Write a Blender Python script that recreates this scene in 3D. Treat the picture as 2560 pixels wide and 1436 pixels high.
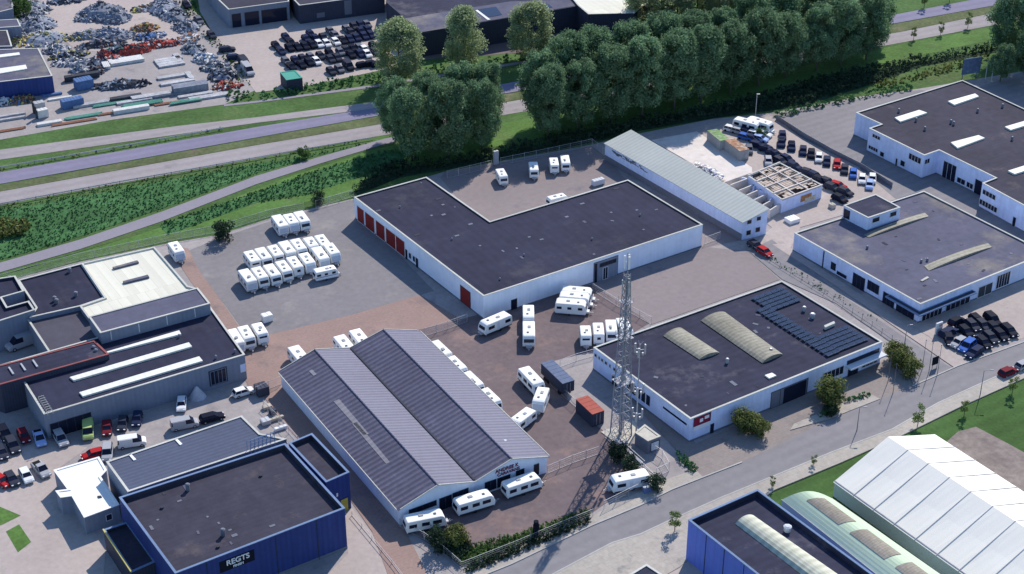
import bpy, math, random
import numpy as np
from mathutils import Vector, Matrix
for o in list(bpy.data.objects): bpy.data.objects.remove(o)
S = bpy.context.scene
rad = math.radians
HW = 24.0

# ------------------------------------------------------------ camera, light
F0, PITCH, H0 = 4150.0, rad(29.9), 170.0        # focal length in photo pixels, tilt down, height in metres
cd = bpy.data.cameras.new('camera'); cam = bpy.data.objects.new('camera', cd); S.collection.objects.link(cam)
cam.location = (0, 0, H0); cam.rotation_euler = (rad(90) - PITCH, 0, 0)
cd.sensor_width = 36; cd.lens = 36 * F0 / 2560; cd.clip_start = 1; cd.clip_end = 8000
S.camera = cam
SUN_EL, SUN_AZ = 38.5, 68.0                       # azimuth counter-clockwise from +X
w = bpy.data.worlds.new("World"); S.world = w; w.use_nodes = True
nt = w.node_tree; bg = nt.nodes['Background']
sky = nt.nodes.new('ShaderNodeTexSky'); sky.sky_type = 'NISHITA'; sky.sun_disc = False
sky.sun_elevation = rad(SUN_EL); sky.sun_rotation = rad(90 - SUN_AZ); sky.ozone_density = 6.0; sky.air_density = 1.1; sky.dust_density = 0.2
nt.links.new(sky.outputs[0], bg.inputs[0]); bg.inputs[1].default_value = 0.15
sl = bpy.data.lights.new('sun', 'SUN'); sl.energy = 4.7; sl.angle = rad(0.5); sl.color = (1.0, 0.925, 0.83)
so = bpy.data.objects.new('sun', sl); S.collection.objects.link(so)
sd = Vector((math.cos(rad(SUN_EL)) * math.cos(rad(SUN_AZ)), math.cos(rad(SUN_EL)) * math.sin(rad(SUN_AZ)), math.sin(rad(SUN_EL))))
so.rotation_euler = sd.to_track_quat('Z', 'Y').to_euler()
S.view_settings.view_transform = 'Standard'; S.view_settings.look = 'None'; S.view_settings.gamma = 1; S.view_settings.exposure = 0.28

# ------------------------------------------------------------ helpers
CF = Vector((0, math.cos(PITCH), -math.sin(PITCH))); CU = Vector((0, math.sin(PITCH), math.cos(PITCH)))
def G(x, y, z=0.0):
    """a point read off the photo, placed at its real height z above the ground"""
    d = CF * F0 + Vector((1, 0, 0)) * (x - 1280) - CU * (y - 718)
    return Vector((0, 0, H0)) + d * ((z - H0) / d.z)
def PY(p):
    v = p - Vector((0, 0, H0)); return 718 - v.dot(CU) * F0 / v.dot(CF)
def zfit(p, y):
    lo, hi = 0, 40
    for _ in range(40):
        m = (lo + hi) / 2
        if PY(Vector((p.x, p.y, m))) > y: lo = m
        else: hi = m
    return lo
def Z(c, r, x, y): return (c * 640 + x / 3.989, (0, 360, 720, 1076)[r] + y / 3.989)
def heading(x, y, v):
    a = G(x, y); b = G(x + v[0] * 10, y + v[1] * 10); d = b - a; return math.atan2(d.y, d.x)
rng = random.Random(7)
C = S.collection
def lin(c): return tuple(((v / 255 + .055) / 1.055) ** 2.4 if v > 10 else v / 255 / 12.92 for v in c)

MATS = {}
def mat(name, col, rough=.85, var=.18, fine=1.2, coarse=.06, ang=31.5, stripe=None, brick=None, stain=None, bump=0., metal=0., spec=.06, trans=0., vary=0., streak=0.):
    """procedural surface; col is linear base colour. stripe=(period, axis, amount), brick=(w, h, amount), stain=(colour, threshold, scale)"""
    if name in MATS: return MATS[name]
    m = bpy.data.materials.new(name); m.use_nodes = True; t = m.node_tree; N = t.nodes; Lk = t.links.new
    b = N['Principled BSDF']; b.inputs['Roughness'].default_value = rough; b.inputs['Metallic'].default_value = metal
    b.inputs['Specular IOR Level'].default_value = spec
    g = N.new('ShaderNodeNewGeometry'); mp = N.new('ShaderNodeMapping'); mp.inputs['Rotation'].default_value = (0, 0, -rad(ang))
    Lk(g.outputs['Position'], mp.inputs[0]); V = mp.outputs[0]
    def noise(s, d=4, r=.6):
        n = N.new('ShaderNodeTexNoise'); n.inputs['Scale'].default_value = s; n.inputs['Detail'].default_value = d; n.inputs['Roughness'].default_value = r; Lk(V, n.inputs[0]); return n.outputs[0]
    def math_(op, a, c=None):
        n = N.new('ShaderNodeMath'); n.operation = op
        for i, v in enumerate((a, c)):
            if v is None: continue
            if isinstance(v, (int, float)): n.inputs[i].default_value = v
            else: Lk(v, n.inputs[i])
        return n.outputs[0]
    def rng_(v, a, c, lo, hi):
        n = N.new('ShaderNodeMapRange'); Lk(v, n.inputs[0]); n.inputs[1].default_value = a; n.inputs[2].default_value = c; n.inputs[3].default_value = lo; n.inputs[4].default_value = hi; return n.outputs[0]
    nf, nc = noise(fine), noise(coarse, 5, .65)
    f = math_('MULTIPLY', rng_(nf, .3, .7, 1 - var * .8, 1 + var * .8), rng_(nc, .3, .7, 1 - var, 1 + var))
    if streak:
        m2 = N.new('ShaderNodeMapping'); m2.inputs['Scale'].default_value = (1, 1, .06); Lk(g.outputs['Position'], m2.inputs[0]); n3 = N.new('ShaderNodeTexNoise'); n3.inputs['Scale'].default_value = 1.6; n3.inputs['Detail'].default_value = 5; Lk(m2.outputs[0], n3.inputs[0])
        f = math_('MULTIPLY', f, rng_(n3.outputs[0], .3, .75, 1 + streak * .3, 1 - streak))
    if stripe:
        sx = N.new('ShaderNodeSeparateXYZ'); Lk(V, sx.inputs[0])
        c = math_('ADD', sx.outputs[stripe[1]], math_('MULTIPLY', nf, .06))
        s = math_('SINE', math_('MULTIPLY', c, 2 * math.pi / stripe[0]))
        f = math_('MULTIPLY', f, rng_(s, -1, 1, 1 - stripe[2], 1 + stripe[2])); hgt = s
    if brick:
        br = N.new('ShaderNodeTexBrick'); Lk(V, br.inputs[0]); br.inputs['Scale'].default_value = 1
        br.inputs['Brick Width'].default_value = brick[0]; br.inputs['Row Height'].default_value = brick[1]; br.inputs['Mortar Size'].default_value = brick[3] if len(brick) > 3 else .06
        br.inputs['Color1'].default_value = (1, 1, 1, 1); br.inputs['Color2'].default_value = (1 - brick[2] * .5,) * 3 + (1,); br.inputs['Mortar'].default_value = (1 - brick[2],) * 3 + (1,)
        br.inputs['Bias'].default_value = 0
        f = math_('MULTIPLY', f, br.outputs[0])
    mx = N.new('ShaderNodeVectorMath'); mx.operation = 'SCALE'
    if stain:
        mm = N.new('ShaderNodeMix'); mm.data_type = 'RGBA'; mm.inputs[6].default_value = (*col, 1); mm.inputs[7].default_value = (*stain[0], 1)
        Lk(rng_(noise(stain[2], 6, .7), stain[1], stain[1] + .12, 0, 1), mm.inputs[0]); Lk(mm.outputs[2], mx.inputs[0])
    else: mx.inputs[0].default_value = col
    if vary:
        oi = N.new('ShaderNodeObjectInfo'); f = math_('MULTIPLY', f, rng_(oi.outputs['Random'], 0, 1, 1 - vary, 1 + vary))
    Lk(f, mx.inputs['Scale']); Lk(mx.outputs[0], b.inputs['Base Color'])
    if bump:
        bn = N.new('ShaderNodeBump'); bn.inputs['Strength'].default_value = bump; bn.inputs['Distance'].default_value = .1
        Lk(hgt if stripe else noise(fine * 4), bn.inputs['Height']); Lk(bn.outputs[0], b.inputs['Normal'])
    if trans:
        tr = N.new('ShaderNodeBsdfTranslucent'); Lk(mx.outputs[0], tr.inputs[0]); ms = N.new('ShaderNodeMixShader'); ms.inputs[0].default_value = trans
        Lk(b.outputs[0], ms.inputs[1]); Lk(tr.outputs[0], ms.inputs[2]); Lk(ms.outputs[0], N['Material Output'].inputs[0])
    MATS[name] = m; return m

class MB:
    """collects faces for ONE mesh object"""
    def __init__(s): s.v = []; s.f = []; s.m = []
    def face(s, pts, m=0):
        n = len(s.v); s.v += [tuple(p) for p in pts]; s.f.append(list(range(n, n + len(pts)))); s.m.append(m); return s
    def prism(s, poly, z0, z1, m=0, mtop=None, bottom=True):
        a = sum(poly[i][0] * poly[(i + 1) % len(poly)][1] - poly[(i + 1) % len(poly)][0] * poly[i][1] for i in range(len(poly)))
        if a < 0: poly = poly[::-1]
        z0 = z0 if hasattr(z0, '__len__') else [z0] * len(poly); z1 = z1 if hasattr(z1, '__len__') else [z1] * len(poly)
        if a < 0: z0, z1 = z0[::-1], z1[::-1]
        k = len(poly); n = len(s.v)
        s.v += [(p[0], p[1], z0[i]) for i, p in enumerate(poly)] + [(p[0], p[1], z1[i]) for i, p in enumerate(poly)]
        for i in range(k): s.f.append([n + i, n + (i + 1) % k, n + k + (i + 1) % k, n + k + i]); s.m.append(m)
        s.f.append([n + k + i for i in range(k)]); s.m.append(m if mtop is None else mtop)
        if bottom: s.f.append([n + i for i in range(k)][::-1]); s.m.append(m)
        return s
    def box(s, c, d, rz=0, m=0, M=None):
        x, y, z = [q / 2 for q in d]; cs, sn = math.cos(rz), math.sin(rz)
        n = len(s.v)
        for dz in (-z, z):
            for a, b in ((-x, -y), (x, -y), (x, y), (-x, y)):
                p = Vector((a, b, dz))
                if M is not None: p = M @ p + Vector(c)
                else: p = Vector((c[0] + a * cs - b * sn, c[1] + a * sn + b * cs, c[2] + dz))
                s.v.append(tuple(p))
        for f in ((3, 2, 1, 0), (4, 5, 6, 7), (0, 1, 5, 4), (1, 2, 6, 5), (2, 3, 7, 6), (3, 0, 4, 7)): s.f.append([n + i for i in f]); s.m.append(m)
        return s
    def bar(s, a, b, w, m=0, k=4):
        a, b = Vector(a), Vector(b); d = (b - a)
        if d.length < 1e-6: return s
        q = d.to_track_quat('Z', 'Y'); n = len(s.v)
        ws = w if isinstance(w, tuple) else (w, w)
        for p, r in ((a, ws[0]), (b, ws[1])):
            for i in range(k):
                t = 2 * math.pi * (i + .5) / k; s.v.append(tuple(p + q @ Vector((math.cos(t) * r, math.sin(t) * r, 0))))
        for i in range(k): s.f.append([n + i, n + (i + 1) % k, n + k + (i + 1) % k, n + k + i]); s.m.append(m)
        s.f.append([n + i for i in range(k)][::-1]); s.f.append([n + k + i for i in range(k)]); s.m += [m, m]
        return s
    def slab(s, q, t, m=0):
        """thickened quad standing t proud of its plane (counter-clockwise seen from outside)"""
        q = [Vector(p) for p in q]; nn = (q[1] - q[0]).cross(q[3] - q[0]).normalized() * t; n = len(s.v)
        s.v += [tuple(p - nn) for p in q] + [tuple(p + nn) for p in q]
        for f in ((3, 2, 1, 0), (4, 5, 6, 7), (0, 1, 5, 4), (1, 2, 6, 5), (2, 3, 7, 6), (3, 0, 4, 7)): s.f.append([n + i for i in f]); s.m.append(m)
        return s
    def build(s, name, mats, parent=None, smooth=False):
        me = bpy.data.meshes.new(name); me.from_pydata(s.v, [], s.f)
        for x in (mats if isinstance(mats, (list, tuple)) else [mats]): me.materials.append(x)
        me.polygons.foreach_set('material_index', s.m)
        if smooth: me.polygons.foreach_set('use_smooth', [True] * len(s.f))
        me.update(); o = bpy.data.objects.new(name, me); C.objects.link(o)
        if parent: o.parent = parent
        return o
def tag(o, label=None, cat=None, group=None, kind=None):
    if label: o['label'] = label
    if cat: o['category'] = cat
    if group: o['group'] = group
    if kind: o['kind'] = kind
    return o
def empty(name, loc=(0, 0, 0), rz=0):
    o = bpy.data.objects.new(name, None); o.location = loc; o.rotation_euler = (0, 0, rz); o.empty_display_size = .5; C.objects.link(o); return o
KIDS = {}
def kids(root):
    if root.name not in KIDS: KIDS[root.name] = [(c, [g for g in bpy.data.objects if g.parent == c]) for c in bpy.data.objects if c.parent == root]
    return KIDS[root.name]
def copy_tree(root, loc, rz, scale=None):
    r = root.copy(); C.objects.link(r); r.location = loc; r.rotation_euler = (0, 0, rz)
    if scale: r.scale = scale
    for ch, gs in kids(root):
        c = ch.copy(); C.objects.link(c); c.parent = r
        for g in gs:
            d = g.copy(); C.objects.link(d); d.parent = c
    return r
USED = set()
def place(proto, loc, rz, label, group=None, scale=None):
    """first use moves the model itself, later uses copy it with its parts"""
    if proto.name in USED: o = copy_tree(proto, loc, rz, scale)
    else:
        kids(proto); USED.add(proto.name); o = proto; o.location = loc; o.rotation_euler = (0, 0, rz)
        if scale: o.scale = scale
    o['label'] = label
    if group: o['group'] = group
    return o
ORD = 'first second third fourth fifth sixth seventh eighth ninth tenth eleventh twelfth thirteenth fourteenth fifteenth sixteenth seventeenth eighteenth nineteenth twentieth'.split()

# ------------------------------------------------------------ materials (linear base colours)
asph = mat('asphalt_yard', (.21, .198, .205), var=.09, fine=.8, coarse=.05, stain=((.26, .24, .235), .56, .11), bump=.1)
asph_d = mat('asphalt_brown', (.155, .122, .126), var=.14, fine=.9, coarse=.07, stain=((.215, .155, .145), .52, .09))
asph_l = mat('asphalt_pinkish', (.24, .205, .205), var=.08, fine=.8, coarse=.04, stain=((.16, .15, .17), .6, .08))
asph_s = mat('street_asphalt', (.225, .215, .225), var=.08, fine=.7, coarse=.05, ang=33.5, stripe=(2.6, 1, .035), stain=((.19, .185, .20), .6, .12))
hwy = mat('motorway_asphalt', (.205, .19, .265), var=.07, fine=.6, coarse=.05, ang=HW, stripe=(3.4, 1, .05))
hwy_l = mat('old_road_concrete', (.30, .27, .275), var=.09, fine=.7, coarse=.05, ang=HW, stripe=(3.2, 1, .05), stain=((.24, .22, .225), .6, .15))
pathm = mat('path_asphalt', (.25, .23, .265), var=.06)
brickred = mat('red_clinker_paving', (.30, .21, .185), var=.10, fine=2, coarse=.07, brick=(1.2, .6, .08), stain=((.22, .17, .165), .55, .1))
apron = mat('apron_paving', (.27, .235, .22), var=.1, fine=1.5, coarse=.07, brick=(1.2, .6, .08), stain=((.21, .19, .185), .55, .1))
sandy = mat('sandy_concrete', (.40, .345, .32), var=.1, fine=1, coarse=.06, stain=((.28, .25, .24), .58, .12))
slab_c = mat('concrete_tiles', (.33, .30, .295), var=.12, fine=1.2, brick=(2, 2, .10, .05), stain=((.22, .20, .21), .56, .15))
pave = mat('pavement_tiles', (.40, .365, .325), var=.12, fine=1.5, brick=(1.2, 1.2, .12, .05), stain=((.26, .25, .24), .58, .2))
whitedust = mat('white_dusty_slab', (.62, .57, .53), var=.1, fine=.5, coarse=.08, stain=((.45, .38, .34), .6, .12))
grass = mat('grass', (.062, .118, .036), var=.32, fine=1.1, coarse=.07, stain=((.085, .125, .045), .52, .06), rough=.95, spec=.1)
grass_b = mat('bright_grass', (.085, .165, .042), var=.28, fine=1.3, coarse=.09, stain=((.10, .15, .055), .55, .08), rough=.95, spec=.1)
bankg = mat('bank_weeds', (.055, .135, .052), var=.4, fine=.9, coarse=.12, stain=((.06, .125, .05), .56, .12), rough=.95, spec=.05)
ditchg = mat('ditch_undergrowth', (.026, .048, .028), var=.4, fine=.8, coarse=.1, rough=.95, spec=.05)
lawn = mat('mown_lawn', (.055, .11, .032), var=.2, fine=1.5, stripe=(3.2, 1, .07), ang=31.5, rough=.95, spec=.1)
dirt = mat('bare_earth', (.24, .20, .18), var=.25, fine=.8, coarse=.15)
verge = mat('dry_grass_verge', (.10, .12, .055), var=.3, fine=1.1, coarse=.12, stain=((.16, .14, .09), .55, .1), rough=.95, spec=.1)
roofdk = mat('bitumen_roof', (.034, .036, .063), var=.16, fine=.35, coarse=.05, stripe=(1.9, 0, .04), brick=(18, 9, .14, .07), stain=((.056, .055, .076), .56, .09))
roofdk2 = mat('bitumen_roof_weathered', (.038, .040, .068), var=.18, fine=.4, coarse=.07, stripe=(1.6, 1, .05), brick=(13, 7, .15, .07), stain=((.085, .08, .10), .56, .1))
roofgr = mat('grey_bitumen_roof', (.105, .105, .15), var=.14, fine=.6, coarse=.05, brick=(30, 1.2, .08, .04), stain=((.20, .185, .18), .52, .045))
roofbr = mat('brownish_roof', (.052, .050, .072), var=.16, fine=.5, coarse=.05, brick=(14, 1.1, .16, .06), stain=((.09, .078, .09), .58, .15))
roofgrn = mat('slate_blue_metal_roof', (.085, .10, .15), var=.08, stripe=(.9, 1, .09), stain=((.10, .11, .15), .6, .1))
trim = mat('light_roof_edging', (.50, .50, .46), var=.15, fine=3)
trimdk = mat('dark_roof_edging', (.06, .065, .09), var=.15)
trimbl = mat('blue_white_edging', (.17, .24, .38), var=.12, fine=2)
wallw = mat('sky_tinted_white_wall', (.74, .79, .90), var=.05, fine=.5, coarse=.2, rough=.7, streak=.07)  # white paint; the blue of skylit shade is mixed into its colour
wallw2 = mat('sky_tinted_white_render', (.62, .69, .90), var=.09, fine=.7, coarse=.2, rough=.8, streak=.10)  # white render with a stronger sky blue shade tint in the base colour
wallg = mat('grey_metal_wall', (.20, .23, .30), var=.06, stripe=(.9, 0, .03), rough=.6, streak=.08)
walldk = mat('dark_metal_wall', (.05, .055, .085), var=.1, stripe=(.5, 0, .08), rough=.6)
wallblue = mat('royal_blue_cladding', (.036, .058, .20), var=.06, stripe=(.9, 0, .06), rough=.6, streak=.15)
wallblue2 = mat('bright_blue_cladding', (.15, .21, .62), var=.05, stripe=(.9, 0, .04), rough=.6, streak=.12)
plinth = mat('grey_plinth', (.16, .17, .21), var=.1)
skyl = mat('rooflight_plastic', (.72, .72, .66), var=.08, stripe=(1.0, 0, .03), rough=.5)
skyl2 = mat('aged_ribbed_rooflight', (.25, .235, .19), var=.25, stripe=(.9, 1, .12), fine=1.2, rough=.6)
whiter = mat('white_roof_sheet', (.70, .68, .57), var=.03, stripe=(1.9, 0, .02), brick=(1.9, 40, .22, .05), rough=.6)
whitep = mat('white_roof_coating', (.80, .80, .78), var=.04, stain=((.55, .53, .5), .66, .3), rough=.6)
tentm = mat('white_tent_fabric', (.86, .82, .73), var=.02, fine=.3, rough=.55)
tentseam = mat('grey_tent_seam', (.50, .50, .52), var=.05)
tentwall = mat('grey_green_tent_wall', (.40, .47, .45), var=.05, stripe=(1.2, 0, .22), rough=.6)
greenb = mat('mint_green_vault', (.50, .62, .44), var=.05, stripe=(.8, 0, .04), rough=.5)
tanp = mat('tan_vault_panel', (.30, .27, .22), var=.2, fine=1.5, stripe=(.5, 1, .08))
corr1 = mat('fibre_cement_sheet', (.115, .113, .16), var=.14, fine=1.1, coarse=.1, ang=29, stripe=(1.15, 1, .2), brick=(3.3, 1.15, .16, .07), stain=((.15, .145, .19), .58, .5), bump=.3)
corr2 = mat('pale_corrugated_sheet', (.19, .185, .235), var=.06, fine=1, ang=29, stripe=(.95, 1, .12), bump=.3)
corr3 = mat('silver_corrugated_roof', (.45, .47, .44), var=.05, ang=31.5, stripe=(1.1, 1, .07), stain=((.38, .40, .38), .6, .2), rough=.5)
glass = mat('dark_glass', (.014, .018, .038), rough=.12, var=.1, spec=.2)
framew = mat('white_frame', (.6, .62, .66), var=.05)
framed = mat('dark_frame', (.05, .055, .07), var=.1)
redm = mat('dark_red_door', (.22, .03, .03), var=.15, stripe=(.5, 2, .1), rough=.6)
redtrim = mat('red_trim', (.26, .09, .09), var=.1)
yelm = mat('yellow_trim', (.52, .46, .16), var=.1)
steel = mat('galvanised_steel', (.42, .43, .46), rough=.5, metal=.3, var=.15)
steeld = mat('dull_steel', (.20, .21, .25), rough=.6, metal=.2, var=.2)
concrete = mat('concrete', (.50, .47, .41), var=.12, stain=((.38, .35, .3), .58, .4))
kerbm = mat('kerb_concrete', (.42, .41, .39), var=.12)
pvm = mat('solar_cell', (.012, .018, .05), rough=.15, spec=.15, var=.05)
pvf = mat('solar_frame', (.30, .31, .35), rough=.5)
rubber = mat('rubber', (.02, .02, .022), rough=.9, var=.1)
carw = mat('caravan_white', (.80, .80, .78), rough=.65, var=.03, fine=1, vary=.05)
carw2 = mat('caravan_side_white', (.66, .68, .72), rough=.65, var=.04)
carblind = mat('caravan_blind', (.50, .54, .62), rough=.6, var=.04)
bark = mat('bark', (.10, .085, .07), var=.25, fine=3)
leaf_e = mat('elm_leaf', (.165, .265, .145), var=.4, fine=1.1, coarse=.3, rough=.8, spec=.08, trans=.45, vary=.12)
leaf_p = mat('poplar_leaf', (.33, .40, .22), var=.22, fine=.8, coarse=.2, rough=.8, spec=.1, trans=.55, vary=.08)
leaf_y = mat('sapling_leaf', (.14, .20, .06), var=.25, fine=2, rough=.8, trans=.3)
leaf_o = mat('olive_shrub_leaf', (.15, .17, .055), var=.4, fine=2.2, rough=.8, trans=.25)
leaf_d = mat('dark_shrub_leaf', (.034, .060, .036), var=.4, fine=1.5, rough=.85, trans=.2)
weed = mat('weed_leaf', (.062, .165, .066), var=.4, fine=.7, coarse=.12, rough=.9, spec=.1, trans=.25)
weed_b = mat('bright_weed_leaf', (.085, .15, .045), var=.35, fine=.9, coarse=.15, rough=.9, spec=.1, trans=.3)
tarp = mat('green_tarp_roof', (.09, .33, .26), var=.1)
redsign = mat('red_sign', (.24, .02, .05), var=.1); darksign = mat('black_sign', (.012, .014, .025), var=.1); letw = mat('white_lettering', (.75, .75, .78), var=.03); letr = mat('maroon_lettering', (.16, .02, .06), var=.1)

# ------------------------------------------------------------ ground
LC = {}
def sheet(name, pts, m, layer, px=True):
    LC[layer] = LC.get(layer, -1) + 1; zz = layer * .022 + .004 * (LC[layer] % 5)
    ps = [G(*p) if px else Vector(p) for p in pts]
    b = MB(); b.face([(p.x, p.y, zz) for p in ps], 0)
    me = b.build(name, m); 
    if me.data.polygons[0].normal.z < 0: me.data.flip_normals()
    return tag(me, kind='structure')
sheet('ground', [(-2500, -300), (2500, -300), (2500, 5000), (-2500, 5000)], grass, 0, px=False)
INDUS = [(-600, 880), (-150, 740), (0, 706), (200, 655), (420, 609), (545, 588), (680, 545), (885, 497), (1110, 430), (1480, 362), (1560, 342), (1780, 298), (1935, 282), (2140, 243), (2300, 222), (2560, 178), (2900, 120), (3300, 700), (2557, 870), (1480, 1330), (1100, 1460), (600, 1700), (-700, 1700)]
sheet('industrial_paving', INDUS, slab_c, 1)
sheet('caravan_yard', [(455, 634), (560, 592), (690, 549), (885, 500), (1000, 640), (1085, 728), (1040, 742), (880, 788), (672, 838), (610, 830), (560, 760)], asph, 2)
sheet('clinker_paving', [(415, 612), (470, 622), (500, 680), (545, 742), (608, 832), (672, 838), (880, 788), (1050, 738), (1180, 815), (1050, 840), (960, 830), (705, 935), (700, 960), (630, 985), (524, 775)], brickred, 3)
sheet('brown_yard', [(1150, 800), (1205, 785), (1480, 712), (1630, 805), (1480, 893), (1350, 915), (1430, 1010), (1520, 1090), (1605, 1190), (1520, 1255), (1470, 1290), (1330, 1340), (1110, 1385), (1040, 1340), (990, 1290), (1200, 1180), (1030, 830)], asph_d, 3)
sheet('clinker_lane', [(640, 965), (700, 945), (760, 1000), (1000, 1300), (1060, 1420), (1085, 1520), (1000, 1520), (930, 1330), (840, 1200), (700, 1050)], brickred, 4)
sheet('pink_yard', [(1480, 712), (1760, 618), (1870, 630), (1950, 700), (1630, 812)], asph_l, 4)
sheet('back_yard', [(1100, 445), (1110, 432), (1480, 366), (1520, 395), (1560, 445), (1860, 600), (1760, 620), (1225, 590)], asph_l, 2)
sheet('dark_plot', [(1380, 905), (1487, 880), (1560, 1000), (1740, 1180), (1690, 1220), (1600, 1165), (1520, 1090), (1430, 1005)], slab_c, 4)
sheet('front_apron', [(1485, 880), (1740, 1110), (2210, 900), (2290, 970), (2085, 1046), (1855, 1158), (1757, 1196), (1600, 1030)], apron, 5)
sheet('side_road', [(1870, 628), (1930, 600), (2090, 730), (2300, 870), (2390, 930), (2290, 975), (2230, 860), (2090, 760), (1955, 700)], asph_s, 5)
sheet('verge_path', [(1930, 612), (1960, 612), (2200, 770), (2330, 850), (2420, 905), (2385, 920), (2290, 855), (2080, 710)], sandy, 6)
sheet('sandy_forecourt', [(2130, 745), (2200, 720), (2560, 640), (2760, 640), (2700, 800), (2557, 846), (2395, 905), (2320, 840)], sandy, 2)
sheet('scrap_lane', [(1640, 345), (1770, 330), (1830, 300), (1930, 292), (2010, 350), (2160, 420), (2240, 500), (2000, 570), (1990, 600), (1950, 660), (1870, 625), (1930, 570)], sandy, 4)
sheet('white_slab', [(1628, 352), (1742, 330), (1880, 420), (1880, 470), (1800, 450)], whitedust, 5)
sheet('grey_lot', [(1935, 290), (2000, 272), (2140, 250), (2300, 226), (2330, 230), (2130, 330), (2160, 400), (2150, 425), (2010, 350)], asph_s, 3)
sheet('dark_lot', [(2130, 330), (2560, 180), (2900, 140), (2900, 900), (2560, 640), (2300, 480), (2240, 500), (2150, 425)], asph_s, 4)
# top: recycling yard and car lot
sheet('recycling_yard', [(-300, 150), (-300, -150), (440, -150), (480, 20), (555, 110), (640, 225), (610, 240), (560, 262), (280, 300), (0, 350), (-300, 400)], slab_c, 1)
sheet('sand_yard', [(90, -120), (400, -120), (440, 20), (500, 95), (330, 140), (190, 125), (110, 60)], sandy, 2)
sheet('car_lot', [(470, -150), (960, -150), (1010, 60), (1050, 140), (960, 175), (770, 215), (640, 232), (560, 130), (500, 30)], sandy, 2)
sheet('loading_lot', [(960, -150), (1700, -150), (1600, 60), (1340, 130), (1050, 150)], asph_d, 1)
sheet('beige_field', [(1780, 40), (1860, 5), (2100, -60), (2300, -140), (1700, -150)], dirt, 1)
# streets and motorway
def band(name, top, bot, m, layer): return sheet(name, list(top) + list(bot)[::-1], m, layer)
ext = lambda pts: [(pts[0][0] - 900, pts[0][1] - 900 * (pts[1][1] - pts[0][1]) / (pts[1][0] - pts[0][0]))] + pts + [(pts[-1][0] + 900, pts[-1][1] + 900 * (pts[-1][1] - pts[-2][1]) / (pts[-1][0] - pts[-2][0]))]
band('motorway', ext([(0, 432), (640, 319), (935, 271), (1290, 205), (2250, 35), (2500, -13)]), ext([(0, 461), (640, 345), (935, 292), (1290, 230), (2250, 57), (2500, 12)]), hwy, 3)
band('parallel_road', ext([(0, 480), (640, 364), (935, 314), (1290, 252), (2260, 79), (2480, 34)]), ext([(0, 513), (640, 397), (935, 343), (1290, 283), (2260, 106), (2480, 64)]), hwy_l, 2)
band('slip_road', [(-300, 430), (0, 375), (450, 315), (640, 294), (940, 255), (1060, 236)], [(-300, 460), (0, 400), (450, 336), (640, 308), (940, 272), (1080, 250)], hwy_l, 2)
band('cycle_path', [(-300, 742), (0, 658), (200, 600), (400, 532), (640, 441), (800, 393), (960, 348), (1150, 310)], [(-300, 768), (0, 682), (200, 624), (400, 556), (640, 462), (800, 410), (960, 362), (1150, 322)], pathm, 3)
band('cycle_track', [(560, 262), (640, 253), (930, 214), (1000, 203), (1280, 158), (1400, 138), (1700, 80)], [(560, 267), (640, 258), (930, 220), (1000, 209), (1280, 164), (1400, 143), (1700, 84)], pathm, 3)
band('dark_verge', ext([(0, 464), (640, 347), (935, 294), (1290, 232), (2250, 59), (2480, 16)]), ext([(0, 479), (640, 363), (935, 313), (1290, 250), (2260, 78), (2480, 33)]), verge, 1)
STN = [(600, 1760), (1000, 1525), (1280, 1412), (1480, 1316), (1600, 1266), (1680, 1226), (1757, 1196), (1855, 1158), (2085, 1045), (2282, 967), (2395, 917), (2557, 858), (3100, 660)]
STS = [(900, 1760), (1180, 1560), (1387, 1436), (1530, 1360), (1602, 1338), (1670, 1306), (1805, 1246), (1920, 1199), (2080, 1133), (2230, 1076), (2345, 1010), (2495, 942), (2557, 915), (3100, 720)]
band('street', STN, STS, asph_s, 6)
sheet('bank', [(0, 528), (300, 474), (640, 412), (800, 386), (935, 358), (800, 388), (640, 434), (400, 524), (200, 592), (0, 650), (-200, 700), (-200, 566)], bankg, 2)
sheet('bank', [(640, 482), (780, 432), (960, 380), (1040, 372), (1000, 410), (880, 450), (760, 488), (640, 508), (420, 588), (400, 566)], bankg, 2)
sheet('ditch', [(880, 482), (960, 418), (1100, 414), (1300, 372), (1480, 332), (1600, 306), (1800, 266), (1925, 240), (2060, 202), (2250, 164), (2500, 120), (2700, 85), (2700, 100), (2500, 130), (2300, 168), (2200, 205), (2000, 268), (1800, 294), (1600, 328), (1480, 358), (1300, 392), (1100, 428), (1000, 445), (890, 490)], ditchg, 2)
def raised(name, pts, m, z=.24, layer=0):
    b = MB(); b.prism([tuple(G(*p).xy) for p in pts], 0, z + layer * .01); return tag(b.build(name, m), kind='structure')
SP = [(900, 1860), (1200, 1720), (1560, 1500), (1700, 1420), (1800, 1330), (1935, 1228), (2100, 1160), (2245, 1096), (2400, 1020), (2560, 948), (3100, 750)]
raised('pavement', STS[::1] + SP[::-1], pave)
raised('pavement', [(1150, 1436), (1290, 1372), (1480, 1296), (1530, 1262), (1600, 1232), (1680, 1196), (1740, 1178), (1757, 1196), (1680, 1226), (1600, 1266), (1480, 1316), (1280, 1412), (1050, 1505), (1000, 1490)], pave)
raised('pavement', [(2085, 1045), (2030, 1062), (1975, 1078), (1985, 1062), (2110, 1010), (2180, 990), (2200, 1000)], pave)
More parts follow.
